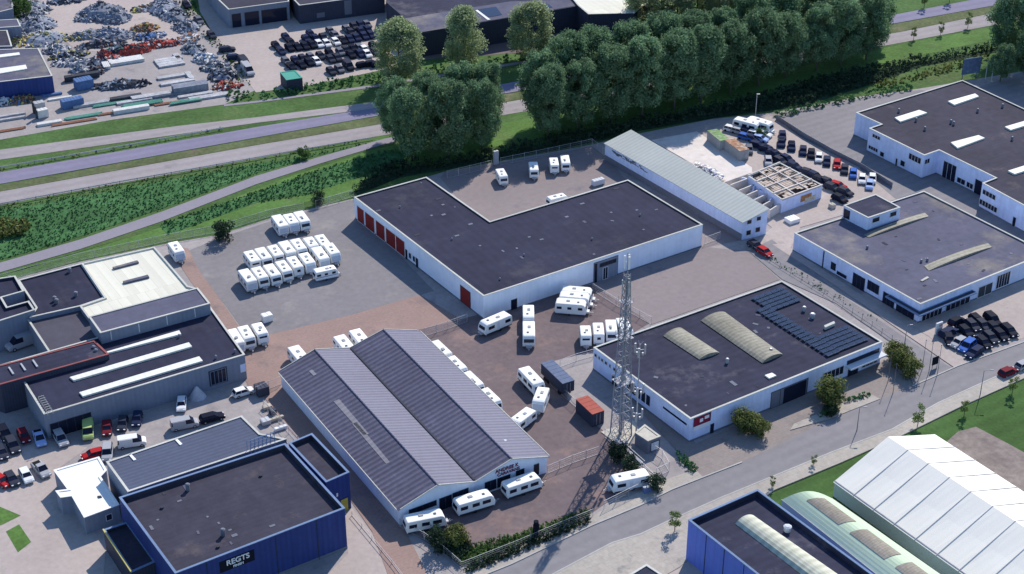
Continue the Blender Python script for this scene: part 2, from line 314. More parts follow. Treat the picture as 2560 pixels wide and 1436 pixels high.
# kerb line along both street edges
def strip(b, pts, wdt, z0, z1):
    for a, c in zip(pts, pts[1:]):
        a, c = G(*a), G(*c); d = (c - a).normalized(); b.box(((a.x + c.x) / 2, (a.y + c.y) / 2, (z0 + z1) / 2), ((c - a).length, wdt, z1 - z0), math.atan2(d.y, d.x))
b = MB(); strip(b, STS, .25, 0, .27); tag(b.build('kerb', kerbm), kind='structure')
b = MB(); strip(b, STN[1:8], .25, 0, .27); strip(b, STN[9:], .25, 0, .26); tag(b.build('kerb', kerbm), kind='structure')
sheet('lawn', [(1925, 1240), (2245, 1098), (2560, 950), (3100, 755), (3300, 1100), (2700, 1700), (2200, 1700)], lawn, 2)
sheet('bare_plot', [(2350, 1120), (2395, 1080), (2440, 1068), (2520, 1110), (2700, 1210), (2800, 1500), (2640, 1300)], dirt, 3)
sheet('forecourt', [(1700, 1290), (1800, 1330), (1935, 1420), (1700, 1700), (1100, 1700), (1387, 1470), (1560, 1390)], sandy, 7)
sheet('small_lawn', [(1628, 1362), (1690, 1334), (1722, 1350), (1716, 1390), (1680, 1400)], grass, 8)
sheet('grass_patch', [(15, 1330), (48, 1312), (78, 1356), (45, 1382)], grass_b, 3); sheet('grass_patch', [(-40, 1290), (0, 1268), (52, 1290), (8, 1312), (-40, 1330)], grass_b, 3)
sheet('pale_forecourt', [(860, 1260), (880, 1270), (1000, 1420), (1080, 1560), (700, 1560), (870, 1385)], sandy, 2)
sheet('light_paving', [(-100, 1180), (110, 1100), (220, 1120), (150, 1170), (230, 1320), (270, 1310), (260, 1436), (-100, 1560)], sandy, 2)
sheet('bright_verge', [(-300, 880), (0, 690), (200, 636), (420, 590), (560, 560), (700, 520), (880, 480), (1000, 430), (1150, 385), (1300, 355), (1600, 300), (1800, 262), (2050, 190), (2250, 150), (2480, 100), (2700, 60), (2480, 68), (2250, 112), (1900, 190), (1300, 300), (1150, 330), (950, 370), (700, 450), (400, 570), (0, 692), (-300, 780)], grass_b, 1)

# ------------------------------------------------------------ building kit
def inset(poly, d):
    n = len(poly); out = []
    a = sum(poly[i].x * poly[(i + 1) % n].y - poly[(i + 1) % n].x * poly[i].y for i in range(n)); sg = 1 if a > 0 else -1
    for i in range(n):
        p0, p, p1 = poly[i - 1], poly[i], poly[(i + 1) % n]
        e0 = (p - p0).normalized(); e1 = (p1 - p).normalized()
        n0 = Vector((-e0.y, e0.x)) * sg; n1 = Vector((-e1.y, e1.x)) * sg
        k = max(.3, 1 + n0.dot(n1)); out.append(p + (n0 + n1) * (d / k))
    return out
def V2(ps, h): return [G(x, y, h).xy for x, y in ps]
def ring(b, poly, d, z0, z1, out=0.):
    o = inset(poly, -out) if out else poly; i = inset(poly, d)
    for k in range(len(poly)):
        j = (k + 1) % len(poly); b.prism([tuple(o[k]), tuple(o[j]), tuple(i[j]), tuple(i[k])], z0, z1)
def building(name, label, pts, h, wall, roof, edge, par=.25, base=0, plin=None, cat='building', px=True, ew=.22, group=None):
    poly = V2(pts, h) if px else [Vector(p) for p in pts]
    c = sum(poly, Vector((0, 0))) / len(poly)
    e = empty(name, (c.x, c.y, base)); tag(e, label, cat, group)
    loc = [p - c for p in poly]
    b = MB()
    ring(b, loc, .3, 0, h - base - .06); o = b.build('wall', wall, e)
    b = MB(); b.face([(p.x, p.y, h - base - par) for p in inset(loc, .29)]); r = b.build('roof', roof, e)
    if r.data.polygons[0].normal.z < 0: r.data.flip_normals()
    b = MB(); ring(b, loc, .32, h - base - .06, h - base + .05, ew * .3); b.build('roof_edge', edge, e)
    if par > .15:
        b = MB(); ring(b, inset(loc, .29), .06, h - base - par - .02, h - base - .08); b.build('parapet_lining', roof, e)
    if plin:
        b = MB(); o2 = inset(loc, -.04)
        ring(b, o2, .05, 0, plin[0]); b.build('plinth', plin[1], e)
    
    return dict(e=e, poly=poly, c=c, h=h, base=base)
def opening(B, i, x0, x1, z0, z1, pane, frame=None, name='window', bars=0, hpx=None, depth=.05, label=None):
    """opening on wall i between photo columns x0 and x1 of that wall, from height z0 to z1"""
    n = len(B['poly']); a, b = B['poly'][i], B['poly'][(i + 1) % n]
    def par(x):
        best = 0
        lo, hi = 0., 1.
        f = lambda t: (a.x + (b.x - a.x) * t) / ((a.y + (b.y - a.y) * t) * math.cos(PITCH) + (H0 - B['h']) * math.sin(PITCH)) * F0 + 1280
        inc = f(1) > f(0)
        for _ in range(30):
            m = (lo + hi) / 2
            if (f(m) < x) == inc: lo = m
            else: hi = m
        return lo
    t0, t1 = sorted((par(x0), par(x1))); p, q = a.lerp(b, t0), a.lerp(b, t1)
    d = (q - p).normalized(); nn = Vector((d.y, -d.x)); cen = sum(B['poly'], Vector((0, 0))) / n
    if B.get('sg') is None:
        P_ = B['poly']; B['sg'] = 1 if sum(P_[k].x * P_[(k + 1) % n].y - P_[(k + 1) % n].x * P_[k].y for k in range(n)) > 0 else -1
    nn *= B['sg']
    rz = math.atan2(d.y, d.x); L = (q - p).length; mid = (p + q) / 2 - B['c'] + nn * depth * .5; zc = (z0 + z1) / 2 - B['base']
    o = MB().box((mid.x, mid.y, zc), (L, depth, z1 - z0), rz).build(name, pane, B['e'])
    if label: o['label'] = label
    if frame:
        fb = MB(); fw = .1; mm = mid + nn * .03
        for s in (-1, 1):
            fb.box((mm.x + d.x * s * L / 2, mm.y + d.y * s * L / 2, zc), (fw, depth, z1 - z0 + fw), rz)
            fb.box((mm.x, mm.y, zc + s * (z1 - z0) / 2), (L + fw, depth * .9, fw), rz)
        for k in range(bars):
            t = -L / 2 + L * (k + 1) / (bars + 1); fb.box((mm.x + d.x * t, mm.y + d.y * t, zc), (fw * .8, depth * .8, z1 - z0), rz)
        fb.build('frame', frame, o)
    return o
def on_roof(B, pts, z, h, m, name, round_=0, parent=True, label=None):
    """box, or vaulted strip, standing on the roof with its top outline read at height z+h"""
    ps = [G(x, y, z + (.05 if round_ else h)) for x, y in pts]; b = MB(); c = B['c'] if parent else Vector((0, 0)); bz = B['base'] if parent else 0
    P2 = [(p.x - c.x, p.y - c.y) for p in ps]
    if not round_: b.prism(P2, z - .3 - bz, z + h - bz)
    else:  # vault across edge 0-1, running to 3-2
        a0, a1, b1, b0 = [Vector(p) for p in P2]; K = 8; rows = []
        for k in range(K + 1):
            t = k / K; zz = z - bz + .05 + h * math.sin(math.pi * t) ** .7
            p, q = a0.lerp(a1, t), b0.lerp(b1, t); rows.append(((p.x, p.y, zz), (q.x, q.y, zz)))
        for k in range(K): b.face([rows[k][0], rows[k + 1][0], rows[k + 1][1], rows[k][1]])
        b.face([r[0] for r in rows] + [(a1.x, a1.y, z - .2 - bz), (a0.x, a0.y, z - .2 - bz)][:2]); b.face([r[1] for r in rows] + [(b1.x, b1.y, z - .2 - bz), (b0.x, b0.y, z - .2 - bz)])
    o = b.build(name, m, B['e'] if parent else None)
    if label: o['label'] = label
    return o
def vent(B, x, y, z, r=.35, h=.9, m=None, cap=True):
    p = G(x, y, z); c = B['c']; b = MB(); q = (p.x - c.x, p.y - c.y)
    b.bar((*q, z - .3 - B['base']), (*q, z + h - B['base']), r, k=8); o = b.build('roof_vent', m or steeld, B['e'])
    if cap: MB().bar((*q, z + h - B['base']), (*q, z + h + .18 - B['base']), (r * 1.25, r * .7), k=8).build('vent_cap', m or steeld, o)
    return o
def text(s, size, a, b, z, m, parent, c, base, off=.12, bold=.02, name='lettering'):
    """letters on a wall running from a to b (2D, world), starting at a, baseline height z"""
    cu = bpy.data.curves.new(name, 'FONT'); cu.body = s; cu.size = size; cu.extrude = .03; cu.offset = bold; cu.align_x = 'CENTER'
    t = bpy.data.objects.new('tmp', cu); C.objects.link(t); dg = bpy.context.evaluated_depsgraph_get()
    me = bpy.data.meshes.new_from_object(t.evaluated_get(dg)); bpy.data.objects.remove(t)
    me.materials.clear(); me.materials.append(m); o = bpy.data.objects.new(name, me); C.objects.link(o); o.parent = parent
    d = (b - a).normalized(); n = Vector((d.y, -d.x)); mid = (a + b) / 2 + n * off
    o.matrix_local = Matrix(((d.x, 0, n.x, mid.x - c.x), (d.y, 0, n.y, mid.y - c.y), (0, 1, 0, z - base), (0, 0, 0, 1)))
    return o

# ------------------------------------------------------------ buildings
# L-shaped caravan hall
B = building('storage_hall', 'L shaped white hall with flat dark roof and red garage doors on its left side', [(885, 493), (1209, 741), (1757, 562), (1570, 450), (1225, 554), (1066, 443)], 5.4, wallw, roofdk, trim, plin=(.35, plinth))
for x0, x1 in ((892, 909), (912, 935), (939, 961), (964, 988), (989, 1011)): opening(B, 0, x0, x1, .15, 3.9, redm, framew, 'garage_door')
opening(B, 0, 1013, 1017, 0, 2.3, glass, framed, 'door'); opening(B, 0, 1021, 1027, .9, 2.2, glass, framew); opening(B, 0, 1031, 1037, .9, 2.2, glass, framew); opening(B, 0, 1039, 1044, 0, 2.2, glass, framed, 'door')
opening(B, 0, 1151, 1176, .2, 3.9, redm, framed, 'garage_door')
opening(B, 1, 1278, 1292, 0, 2.4, glass, framed, 'door')
opening(B, 1, 1485, 1545, 0, 4.7, wallg, framed, 'entrance_bay', label='grey recessed entrance bay'); opening(B, 1, 1508, 1520, .1, 2.9, glass, framew, 'door', depth=.12, bars=1); opening(B, 1, 1500, 1540, 3.3, 4.1, glass, framed, 'window', depth=.12, bars=3)
opening(B, 1, 1487, 1493, .1, 4.4, glass, None, 'window', depth=.12)
BL = B
# long white shed with mono-pitched corrugated roof
zl, zh = 4.3, 6.2
q = [G(1513, 360, zl), G(1857, 557, zl), G(1920, 523, zh), G(1577, 327, zh)]
e = empty('long_shed', (q[0].x, q[0].y, 0)); tag(e, 'long narrow white shed with one sloping pale corrugated roof', 'building')
l4 = [(p.x - q[0].x, p.y - q[0].y) for p in q]
MB().prism(l4, 0, [zl, zl, zh, zh]).build('wall', wallw2, e)
ov = [Vector(p) for p in l4]; o4 = inset(ov, -.25)
b = MB(); b.prism([tuple(p) for p in o4], [zl - .02, zl - .02, zh - .02, zh - .02], [zl + .12, zl + .12, zh + .12, zh + .12]); b.build('roof', corr3, e)
BB = dict(e=e, poly=[p.xy for p in q], c=q[0].xy, h=zl, base=0)
pb = MB(); o5 = [Vector(p) for p in l4]; d = (o5[1] - o5[0]).normalized(); n = Vector((d.y, -d.x)); n = n if n.dot(o5[2] - o5[1]) < 0 else -n
pb.prism([tuple(o5[0]), tuple(o5[1]), tuple(o5[1] + n * .08), tuple(o5[0] + n * .08)], 0, 1.5); pb.build('plinth', plinth, e)
gp = MB(); 
BB['h'] = 5.2
for x0, x1, z0, z1 in ((1868, 1880, 3.6, 4.6), (1892, 1903, 3.9, 4.9), (1868, 1880, .9, 2.1), (1891, 1903, 1.1, 2.3)): opening(BB, 1, x0, x1, z0, z1, glass, framew)
b = MB(); a0, a1 = o5[0], o5[1]
for k in range(26): # torn cladding under the eave
    t = rng.uniform(.06, .32); p = a0.lerp(a1, t) + n * .05; b.box((p.x, p.y, rng.uniform(3.1, 3.9)), (rng.uniform(.4, 1.6), .06, rng.uniform(.1, .45)), math.atan2(d.y, d.x))
b.build('broken_cladding', plinth, e)

# twin-gabled showroom
ze = 3.5
eL0, eL1, vl0, vl1, eR0, eR1 = G(702, 930, ze), G(998, 1272, ze), G(877, 873, ze), G(1186, 1203, ze), G(1045, 829, ze), G(1367, 1141, ze)
r10, r11, r20, r21 = (eL0 + vl0) / 2, (eL1 + vl1) / 2, (vl0 + eR0) / 2, (vl1 + eR1) / 2
zr = (zfit(r10, 877) + zfit(r11, 1212) + zfit(r20, 826) + zfit(r21, 1146)) / 4
print('ridge', zr)
e = empty('twin_gable_hall', (eL0.x, eL0.y, 0)); tag(e, 'white twin gabled showroom with corrugated grey roofs and red lettering on its front', 'building'); O = Vector((eL0.x, eL0.y, 0))
def lz(p, z): return Vector((p.x - O.x, p.y - O.y, z))
for a0, m0, b0, a1, m1, b1 in ((eL0, r10, vl0, eL1, r11, vl1), (vl0, r20, eR0, vl1, r21, eR1)):
    b = MB()
    for s, t in ((a0, b0), ): pass
    for (u, v_, w_) in ((a0, m0, b0), (a1, m1, b1)): b.face([lz(u, 0), lz(w_, 0), lz(w_, ze), lz(v_, zr), lz(u, ze)])
    if a0 is eL0: b.face([lz(a0, 0), lz(a1, 0), lz(a1, ze), lz(a0, ze)])
    else: b.face([lz(b0, 0), lz(b1, 0), lz(b1, ze), lz(b0, ze)])
    b.build('wall', wallw, e)
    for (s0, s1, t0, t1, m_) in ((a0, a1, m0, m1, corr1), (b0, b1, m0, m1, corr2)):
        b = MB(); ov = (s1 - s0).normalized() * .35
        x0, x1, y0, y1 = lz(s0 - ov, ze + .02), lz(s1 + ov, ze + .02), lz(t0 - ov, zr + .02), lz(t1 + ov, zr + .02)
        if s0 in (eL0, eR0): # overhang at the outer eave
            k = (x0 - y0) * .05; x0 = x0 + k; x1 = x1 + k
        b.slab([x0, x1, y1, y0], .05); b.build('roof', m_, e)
    b = MB(); b.bar(lz(m0 - ov, zr + .12), lz(m1 + ov, zr + .12), .14, k=6); b.build('ridge_cap', corr2, e)
    for u, v_ in ((a1, m1), (b1, m1)): MB().bar(lz(u + ov, ze + .1), lz(v_ + ov, zr + .1), .11).build('barge_board', trim, e)
    for u, v_ in ((a0, m0), (b0, m0)): MB().bar(lz(u - ov, ze + .1), lz(v_ - ov, zr + .1), .11).build('barge_board', trim, e)
b = MB(); b.bar(lz(vl0, ze + .15), lz(vl1, ze + .15), .22); b.build('valley_gutter', framed, e)
for s0, s1 in ((eL0, eL1), (eR0, eR1)):
    k = ((s0 - vl0).normalized()) * .5; MB().bar(lz(s0 + k, ze - .05), lz(s1 + k, ze - .05), .1).build('gutter', trim, e)
def on_slope(pts, m, name, s0=eL0, t0=r10, s1=eL1):  # patch on first slope
    nrm = (lz(s1, ze) - lz(s0, ze)).cross(lz(t0, zr) - lz(s0, ze)).normalized(); nrm = nrm if nrm.z > 0 else -nrm; P0 = Vector((s0.x, s0.y, ze)) + nrm * .11
    out = []
    for x, y in pts:
        d = G(x, y, 0) - Vector((0, 0, H0)); t = (P0 - Vector((0, 0, H0))).dot(nrm) / d.dot(nrm); p = Vector((0, 0, H0)) + d * t; out.append(lz(p, p.z))
    b = MB(); b.slab(out, .02); return b.build(name, m, e)
wth = mat('translucent_sheet', (.26, .25, .27), var=.1, ang=29, stripe=(1.15, 1, .1))
on_slope([(834, 1004), (910, 1090), (922, 1085), (848, 998)], wth, 'rooflight'); on_slope([(772, 928), (784, 940), (792, 936), (780, 924)], wth, 'rooflight'); on_slope([(880, 1060), (965, 1160), (975, 1156), (892, 1056)], wth, 'rooflight')
BG = dict(e=e, poly=[eL1.xy, vl1.xy, eR1.xy, eR0.xy, vl0.xy, eL0.xy], c=O.xy, h=ze, base=0)
for i, x0, x1, z0, z1, bars in ((0, 1022, 1090, 1.5, 2.5, 3), (0, 1098, 1128, 0, 2.5, 1), (0, 1131, 1170, 0, 2.6, 2), (1, 1212, 1240, .5, 2.4, 1), (1, 1243, 1275, .5, 2.4, 1), (1, 1290, 1310, .5, 2.6, 1), (1, 1335, 1347, .3, 2.6, 0)): opening(BG, i, x0, x1, z0, z1, glass, framed, bars=bars)
aa, bb_ = vl1.xy.lerp(eR1.xy, .08), vl1.xy.lerp(eR1.xy, .80)
text('ANDREE K', .95, aa, bb_, 3.62, letr, e, O.xy, 0, bold=.015); text('CARAVANS', .85, aa.lerp(bb_, .06), bb_, 2.82, letr, e, O.xy, 0, bold=.015)
vx = G(1263, 1108, ze + 1); MB().bar((vx.x - O.x, vx.y - O.y, ze), (vx.x - O.x, vx.y - O.y, ze + 1.6), .3, k=8).build('chimney', framew, e)

# flat-roofed hall with solar panels and vaulted rooflights
B = building('solar_hall', 'white hall with flat dark roof, two tan rooflights and rows of solar panels', [(1484, 869), (1726, 1048), (2206, 855), (1955, 703)], 5.0, wallw2, roofdk2, trim, plin=(.4, plinth)); BP = B
on_roof(B, [(1658, 840), (1704, 820), (1799, 882), (1748, 899)], 4.85, .6, skyl2, 'rooflight', 1)
on_roof(B, [(1752, 802), (1812, 780), (1957, 886), (1905, 908)], 4.85, .7, skyl2, 'rooflight', 1)
for x0, x1 in ((1487, 1493), (1497, 1501), (1504, 1509), (1513, 1519), (1524, 1528), (1534, 1540)): opening(B, 0, x0, x1, 3.3, 4.0, glass, framew)
opening(B, 0, 1533, 1545, 0, 2.2, glass, framed, 'door')
for k in range(5): opening(B, 0, 1570 + k * 12, 1578 + k * 12, 1.4, 3.4, glass, framed, bars=0)
opening(B, 0, 1659, 1718, 3.1, 3.5, darksign, None, 'sign_band')
opening(B, 1, 1735, 1777, 3.0, 4.75, redsign, framed, 'sign'); opening(B, 1, 1750, 1758, 3.5, 4.2, letw, None, 'sign_mark', depth=.1); opening(B, 1, 1762, 1773, 3.8, 4.4, letw, None, 'sign_mark', depth=.1); opening(B, 1, 1736, 1774, 2.1, 2.95, letw, None, 'sign', depth=.08)
opening(B, 1, 1779, 1787, 0, 2.0, glass, framed, 'door')
opening(B, 1, 1930, 2022, 0, 3.6, plinth, framed, 'garage_door', bars=3); opening(B, 1, 1962, 2018, .1, 3.4, glass, None, 'garage_door', depth=.09)
opening(B, 1, 2060, 2112, 1.4, 3.2, glass, framew, bars=4); opening(B, 1, 2120, 2200, 3.0, 3.8, glass, framed, bars=2); opening(B, 1, 2125, 2150, 0, 2.6, glass, framed, 'door', bars=1); opening(B, 1, 2160, 2198, .8, 2.6, glass, framew, bars=3)
# canopy over the right end
pa, pc = B['poly'][1].lerp(B['poly'][2], .80), B['poly'][2]
dd = (pc - pa).normalized(); nn = Vector((dd.y, -dd.x)); cpy = [pa, pc, pc + nn * 1.6, pa + nn * 1.6]
MB().prism([tuple(p - B['c']) for p in cpy], 2.65, 2.95).build('canopy', framew, B['e'])
for x, y, r in ((2010, 775, .35), (2031, 792, .45), (1927, 880, .3), (1818, 905, .3)): vent(B, x, y, 5.0, r, .6, m=steel)
on_roof(B, [(2060, 814), (2085, 803), (2088, 808), (2063, 819)], 4.9, .5, trim, 'roof_duct'); on_roof(B, [(1912, 938), (1930, 932), (1941, 939), (1923, 946)], 4.8, .25, skyl, 'skylight')
# solar panels: real rows laid along the building axes
def panel_rows(B, x0, y0, cols, rows, du, dv, skip=()):
    o = G(x0, y0, 5.0).xy; u = Vector((math.cos(rad(33.6)), math.sin(rad(33.6)))); v = Vector((u.y, -u.x)); proto = None
    for r in range(rows):
        for c_ in range(cols):
            if (r, c_) in skip: continue
            p = o + u * (c_ * du) + v * (r * dv) - B['c']
            M3 = Matrix.Rotation(rad(33.6), 4, 'Z') @ Matrix.Rotation(rad(-9), 4, 'X')
            if panel_rows.p is None:
                b = MB(); b.box((0, 0, .02), (1.44, .92, .05), m=0); b.box((0, 0, -.02), (1.52, 1.0, .05), m=1); b.box((0, -.47, -.12), (1.4, .04, .2), m=1)
                q = b.build('solar_panel', [pvm, pvf], B['e']); panel_rows.p = q
            else: q = panel_rows.p.copy(); C.objects.link(q); q.parent = B['e']
            q.location = (p.x, p.y, 5.12); q.rotation_euler = M3.to_euler()
panel_rows.p = None
panel_rows(B, 1889, 746, 5, 5, 1.58, 1.25)
panel_rows(B, 1901, 776, 2, 16, 1.58, 1.28)
panel_rows(B, 2052, 843, 5, 5, 1.58, 1.28)
# grey-roofed hall on the right with a small upper block
B = building('grey_roof_hall', 'low white hall with a wide weathered grey flat roof and front canopy', [(1986, 583), (2301, 761), (2619, 633), (2310, 478)], 4.3, wallw2, roofgr, trim, plin=(.3, plinth)); BM_ = B
opening(B, 0, 2060, 2062, 0, 4.0, framed, None, 'downpipe', depth=.12)
for x0, x1, z0, z1 in ((2081, 2092, 1.0, 2.6), (2097, 2120, .6, 1.3), (2136, 2165, 0, 3.0), (2172, 2200, 1.2, 3.2), (2212, 2240, 0, 2.6), (2246, 2290, 0, 2.2)): opening(B, 0, x0, x1, z0, z1, glass if z0 < 2 else framed, framed, bars=2)
for x0, x1 in ((2310, 2360), (2370, 2430)): opening(B, 1, x0, x1, 0, 2.2, glass, framew, bars=4)
opening(B, 1, 2495, 2528, .5, 3.6, glass, framew, bars=4); opening(B, 1, 2450, 2485, .1, 2.6, framed, framew, 'door', bars=1)
pp = B['poly']; u = (pp[2] - pp[1]).normalized(); vv = (pp[0] - pp[1]).normalized(); k0 = pp[1]
cp = [k0 + vv * 8, k0 + vv * 8 - u * 1.3, k0 - vv * 1.3 - u * 1.3, k0 - vv * 1.3 + u * 15, k0 + u * 15, k0]
MB().prism([tuple(p - B['c']) for p in cp], 2.45, 2.75).build('canopy', trimbl, B['e'])
MB().prism([tuple(p - B['c']) for p in inset(cp, .35)], 2.75, 2.80).build('canopy_top', framed, B['e'])
on_roof(B, [(2158, 588), (2312, 532), (2322, 541), (2172, 594)], 4.1, .35, skyl2, 'rooflight', 1); on_roof(B, [(2310, 665), (2470, 608), (2480, 618), (2322, 677)], 4.1, .4, skyl2, 'rooflight', 1)
for x, y in ((2168, 621), (2303, 655), (2318, 652)): vent(B, x, y, 4.1, .25, .4)
on_roof(B, [(2301, 701), (2318, 691), (2323, 694), (2306, 703)], 4.1, .15, concrete, 'roof_slab')
U = building('upper_block', 'small white block with three windows standing on the grey flat roof', [(2109, 514), (2170.6, 545.5), (2251, 519), (2189, 486)], 7.0, wallw2, roofdk2, trim, base=4.05, par=.12)
opening(U, 0, 2112, 2126, 4.4, 6.4, glass, framed, 'door'); opening(U, 1, 2182, 2200, 5.4, 6.5, glass, framew); opening(U, 1, 2226, 2242, 5.4, 6.5, glass, framew)

# large hall top right
B = building('stepped_hall', 'large white stepped hall with brownish flat roof and white rooflights in the far right corner', [(2140, 282), (2203, 311), (2173, 321), (2311, 389), (2348, 376), (2489, 445), (2456, 458), (2700, 590), (2880, 420), (2406, 201)], 6.0, wallw2, roofbr, trim, plin=(.3, plinth))
for p4 in ([(2237, 294), (2298, 275), (2318, 282), (2251, 304)], [(2370, 253), (2438, 234), (2447, 241), (2386, 262)], [(2377, 356), (2446, 338), (2462, 345), (2394, 370)], [(2512, 317), (2580, 297), (2600, 303), (2527, 325)], [(2520, 427), (2590, 405), (2610, 412), (2537, 435)]): on_roof(B, p4, 5.8, .35, skyl, 'rooflight')
for x, y in ((2247, 280), (2290, 303), (2377, 308), (2384, 312), (2312, 325), (2444, 280), (2506, 268), (2530, 350)): vent(B, x, y, 5.8, .28, .7)
for i, x0, x1, z0, z1, br in ((2, 2177, 2200, 1.0, 1.9, 3), (2, 2206, 2216, .6, 1.8, 0), (2, 2275, 2305, 3.4, 4.9, 3), (2, 2183, 2202, 4.3, 5.2, 2), (2, 2245, 2250, 0, 2, 0), (2, 2257, 2268, .8, 2.2, 0), (3, 2314, 2326, 3.6, 4.8, 1), (4, 2363, 2395, 0, 4.2, 2), (4, 2400, 2420, .6, 1.9, 1), (4, 2424, 2440, .6, 1.9, 1), (4, 2443, 2470, 0, 3.6, 0), (6, 2460, 2492, 3.6, 4.8, 3), (6, 2456, 2500, .9, 2.2, 5), (6, 2540, 2548, 0, 2.3, 0)): opening(B, i, x0, x1, z0, z1, glass, framew, bars=br)

# ruin with open rafters between the long shed and the scrap cars
e = building('roofless_shed', 'roofless white shed with bare rafters and graffiti wall beside the scrap cars', [(1955, 500), (2056, 463), (1950, 407), (1870, 440)], 3.4, wallw2, dirt, trim, par=3.2)
p = e['poly']; b = MB()
for t in [k / 22 for k in range(23)]:
    if 3 < t * 22 < 20 or t in (0, 1):
        a_, c_ = p[0].lerp(p[3], t), p[1].lerp(p[2], t); m_ = (a_ + c_) / 2 - e['c']; d = c_ - a_; b.box((m_.x, m_.y, 3.3), (d.length, .14, .22), math.atan2(d.y, d.x))
b.build('rafter', mat('weathered_timber', (.34, .28, .24), var=.25), e['e'])
b = MB()
for t in (0, .25, .5, .75, 1):
    a_, c_ = p[0].lerp(p[3], t), p[1].lerp(p[2], t); m_ = (a_ + c_) / 2 - e['c']; d = c_ - a_; b.box((m_.x, m_.y, 3.5), (d.length, .3, .25), math.atan2(d.y, d.x))
for t in (.33, .66):
    a_, c_ = p[0].lerp(p[1], t), p[3].lerp(p[2], t); m_ = (a_ + c_) / 2 - e['c']; d = c_ - a_; b.box((m_.x, m_.y, 3.5), (d.length, .25, .2), math.atan2(d.y, d.x))
b.build('beam', whitedust, e['e'])
b = MB()
for k in range(70):
    t, s = rng.uniform(.08, .97), rng.random(); q = p[0].lerp(p[3], t).lerp(p[1].lerp(p[2], t), s) - e['c']
    if .08 < s < .92: b.box((q.x, q.y, 3.30 + .004 * (k % 12)), (rng.uniform(.9, 2.2), rng.uniform(.8, 1.8), .03), rad(31.5))
b.build('roof_remnant', mat('brown_sheet', (.52, .43, .36), var=.25, stripe=(.6, 0, .1)), e['e'])
opening(e, 0, 2003, 2030, 1.0, 2.5, mat('graffiti_brown', (.42, .20, .09), var=.5, fine=3), None, 'graffiti'); opening(e, 0, 2014, 2040, .5, 1.6, mat('graffiti_cream', (.62, .55, .42), var=.3, fine=3), None, 'graffiti', depth=.07)
ruin = [G(1806, 452, 2.6).xy, G(1880, 426, 2.6).xy, G(1956, 503, 2.6).xy, G(1926, 522, 2.6).xy]
c_ = sum(ruin, Vector((0, 0))) / 4; e2 = empty('roofless_rooms', (c_.x, c_.y, 0)); tag(e2, 'row of broken roofless whitish rooms squeezed between the long shed and the rafters', 'ruin'); rl_ = [p_ - c_ for p_ in ruin]
b = MB(); ring(b, rl_, .3, 0, 2.2); b.build('outer_wall', whitedust, e2)
MB().face([(p_.x, p_.y, .15) for p_ in inset(rl_, .3)]).build('floor', whitedust, e2)
for t in (.16, .34, .5, .66, .83):
    a_, d_ = rl_[0].lerp(rl_[3], t), rl_[1].lerp(rl_[2], t); m_ = (a_ + d_) / 2; MB().box((m_.x, m_.y, 1.35), ((d_ - a_).length - .5, .28, 2.7 - 1.2 * (t * 7 % 1)), math.atan2((d_ - a_).y, (d_ - a_).x)).build('partition_wall', whitedust, e2)
b = MB()
for k in range(320):
    q_ = rl_[0].lerp(rl_[3], rng.uniform(.05, .95)).lerp(rl_[1].lerp(rl_[2], rng.uniform(.1, .9)), rng.random()); s_ = rng.uniform(.2, .9); b.box((q_.x, q_.y, rng.uniform(.2, .9)), (s_, s_ * .7, s_ * .5), rng.uniform(0, 3), m=rng.randrange(2))
b.build('rubble', [whitep, dirt], e2)
b = MB()
for k in range(150):
    s_ = rng.uniform(.2, .9); a_, rr_ = rng.uniform(0, 6.3), rng.random(); b.box((5.5 * rr_ * math.cos(a_), 1.6 * rr_ * math.sin(a_), .2 + .9 * (1 - rr_)), (s_, s_ * .7, s_ * .6), rng.uniform(0, 3), m=rng.randrange(3))
b.prism([(5.6 * math.cos(a_ * .52), 1.7 * math.sin(a_ * .52)) for a_ in range(12)], 0, .3, m=2)
o = b.build('rubble_heap', [whitep, mat('grey_blue_scrap', (.20, .23, .32)), whitedust]); o.location = G(1772, 432, 0); o.rotation_euler.z = rad(-58); tag(o, 'pale rubble heap along the long shed at the edge of the white slab', 'rubble')
for k in range(4): # leaning wall fragments toward the long shed
    a_ = G(1866 + k * 21, 470 + k * 16, 0); b = MB(); b.box((0, 0, 1.2), (2.6, .3, 2.4)); b.box((.7, 0, 2.7), (1.1, .3, .8)); b.box((-1.1, .5, .7), (.3, 1.2, 1.4))
    o = b.build('wall_fragment', wallw2); o.location = a_; o.rotation_euler.z = rad(31.5 - 60 + 88 * (k % 2)); tag(o, ORD[k] + ' broken white wall stub counted from the back beside the roofless shed', 'wall', 'broken wall stubs beside the roofless shed')

# left complex
B = building('rooflight_hall', 'grey walled hall with three long white rooflights on a dark roof', [(110, 1036), (612, 887), (524, 765), (28, 905)], 5.4, wallg, roofdk, trim)
for p4 in ([(264, 880), (448, 826), (453, 835), (270, 882)], [(174, 943), (472, 856), (480, 866), (184, 951)], [(198, 981), (498, 891), (507, 902), (207, 991)]): on_roof(B, p4, 5.15, .35, skyl, 'rooflight')
opening(B, 0, 519, 565, .8, 4.1, framed, None, 'window_grid'); opening(B, 0, 523, 561, 1.0, 3.9, glass, wallg, bars=3, depth=.1)
opening(B, 0, 598, 611, 1.8, 3.5, wallw2, None, 'sign'); opening(B, 0, 120, 222, 0, 3.0, glass, framed, 'loading_bay', bars=4)
for x, y in ((587, 880), (448, 842), (540, 895)): vent(B, x, y, 5.3, .2, .4)
b = MB()
for k in range(8):
    p = G(97 + k * 3.2, 1000 + k * 5.2, 5.3) - Vector((*B['c'], 0)); b.bar((p.x, p.y, 5.1), (p.x, p.y, 5.9), .05); b.bar((p.x + .8, p.y + .5, 5.1), (p.x + .8, p.y + .5, 5.9), .05); b.bar((p.x, p.y, 5.9), (p.x + .8, p.y + .5, 5.9), .05)
b.build('roof_ladder_frame', trim, B['e'])
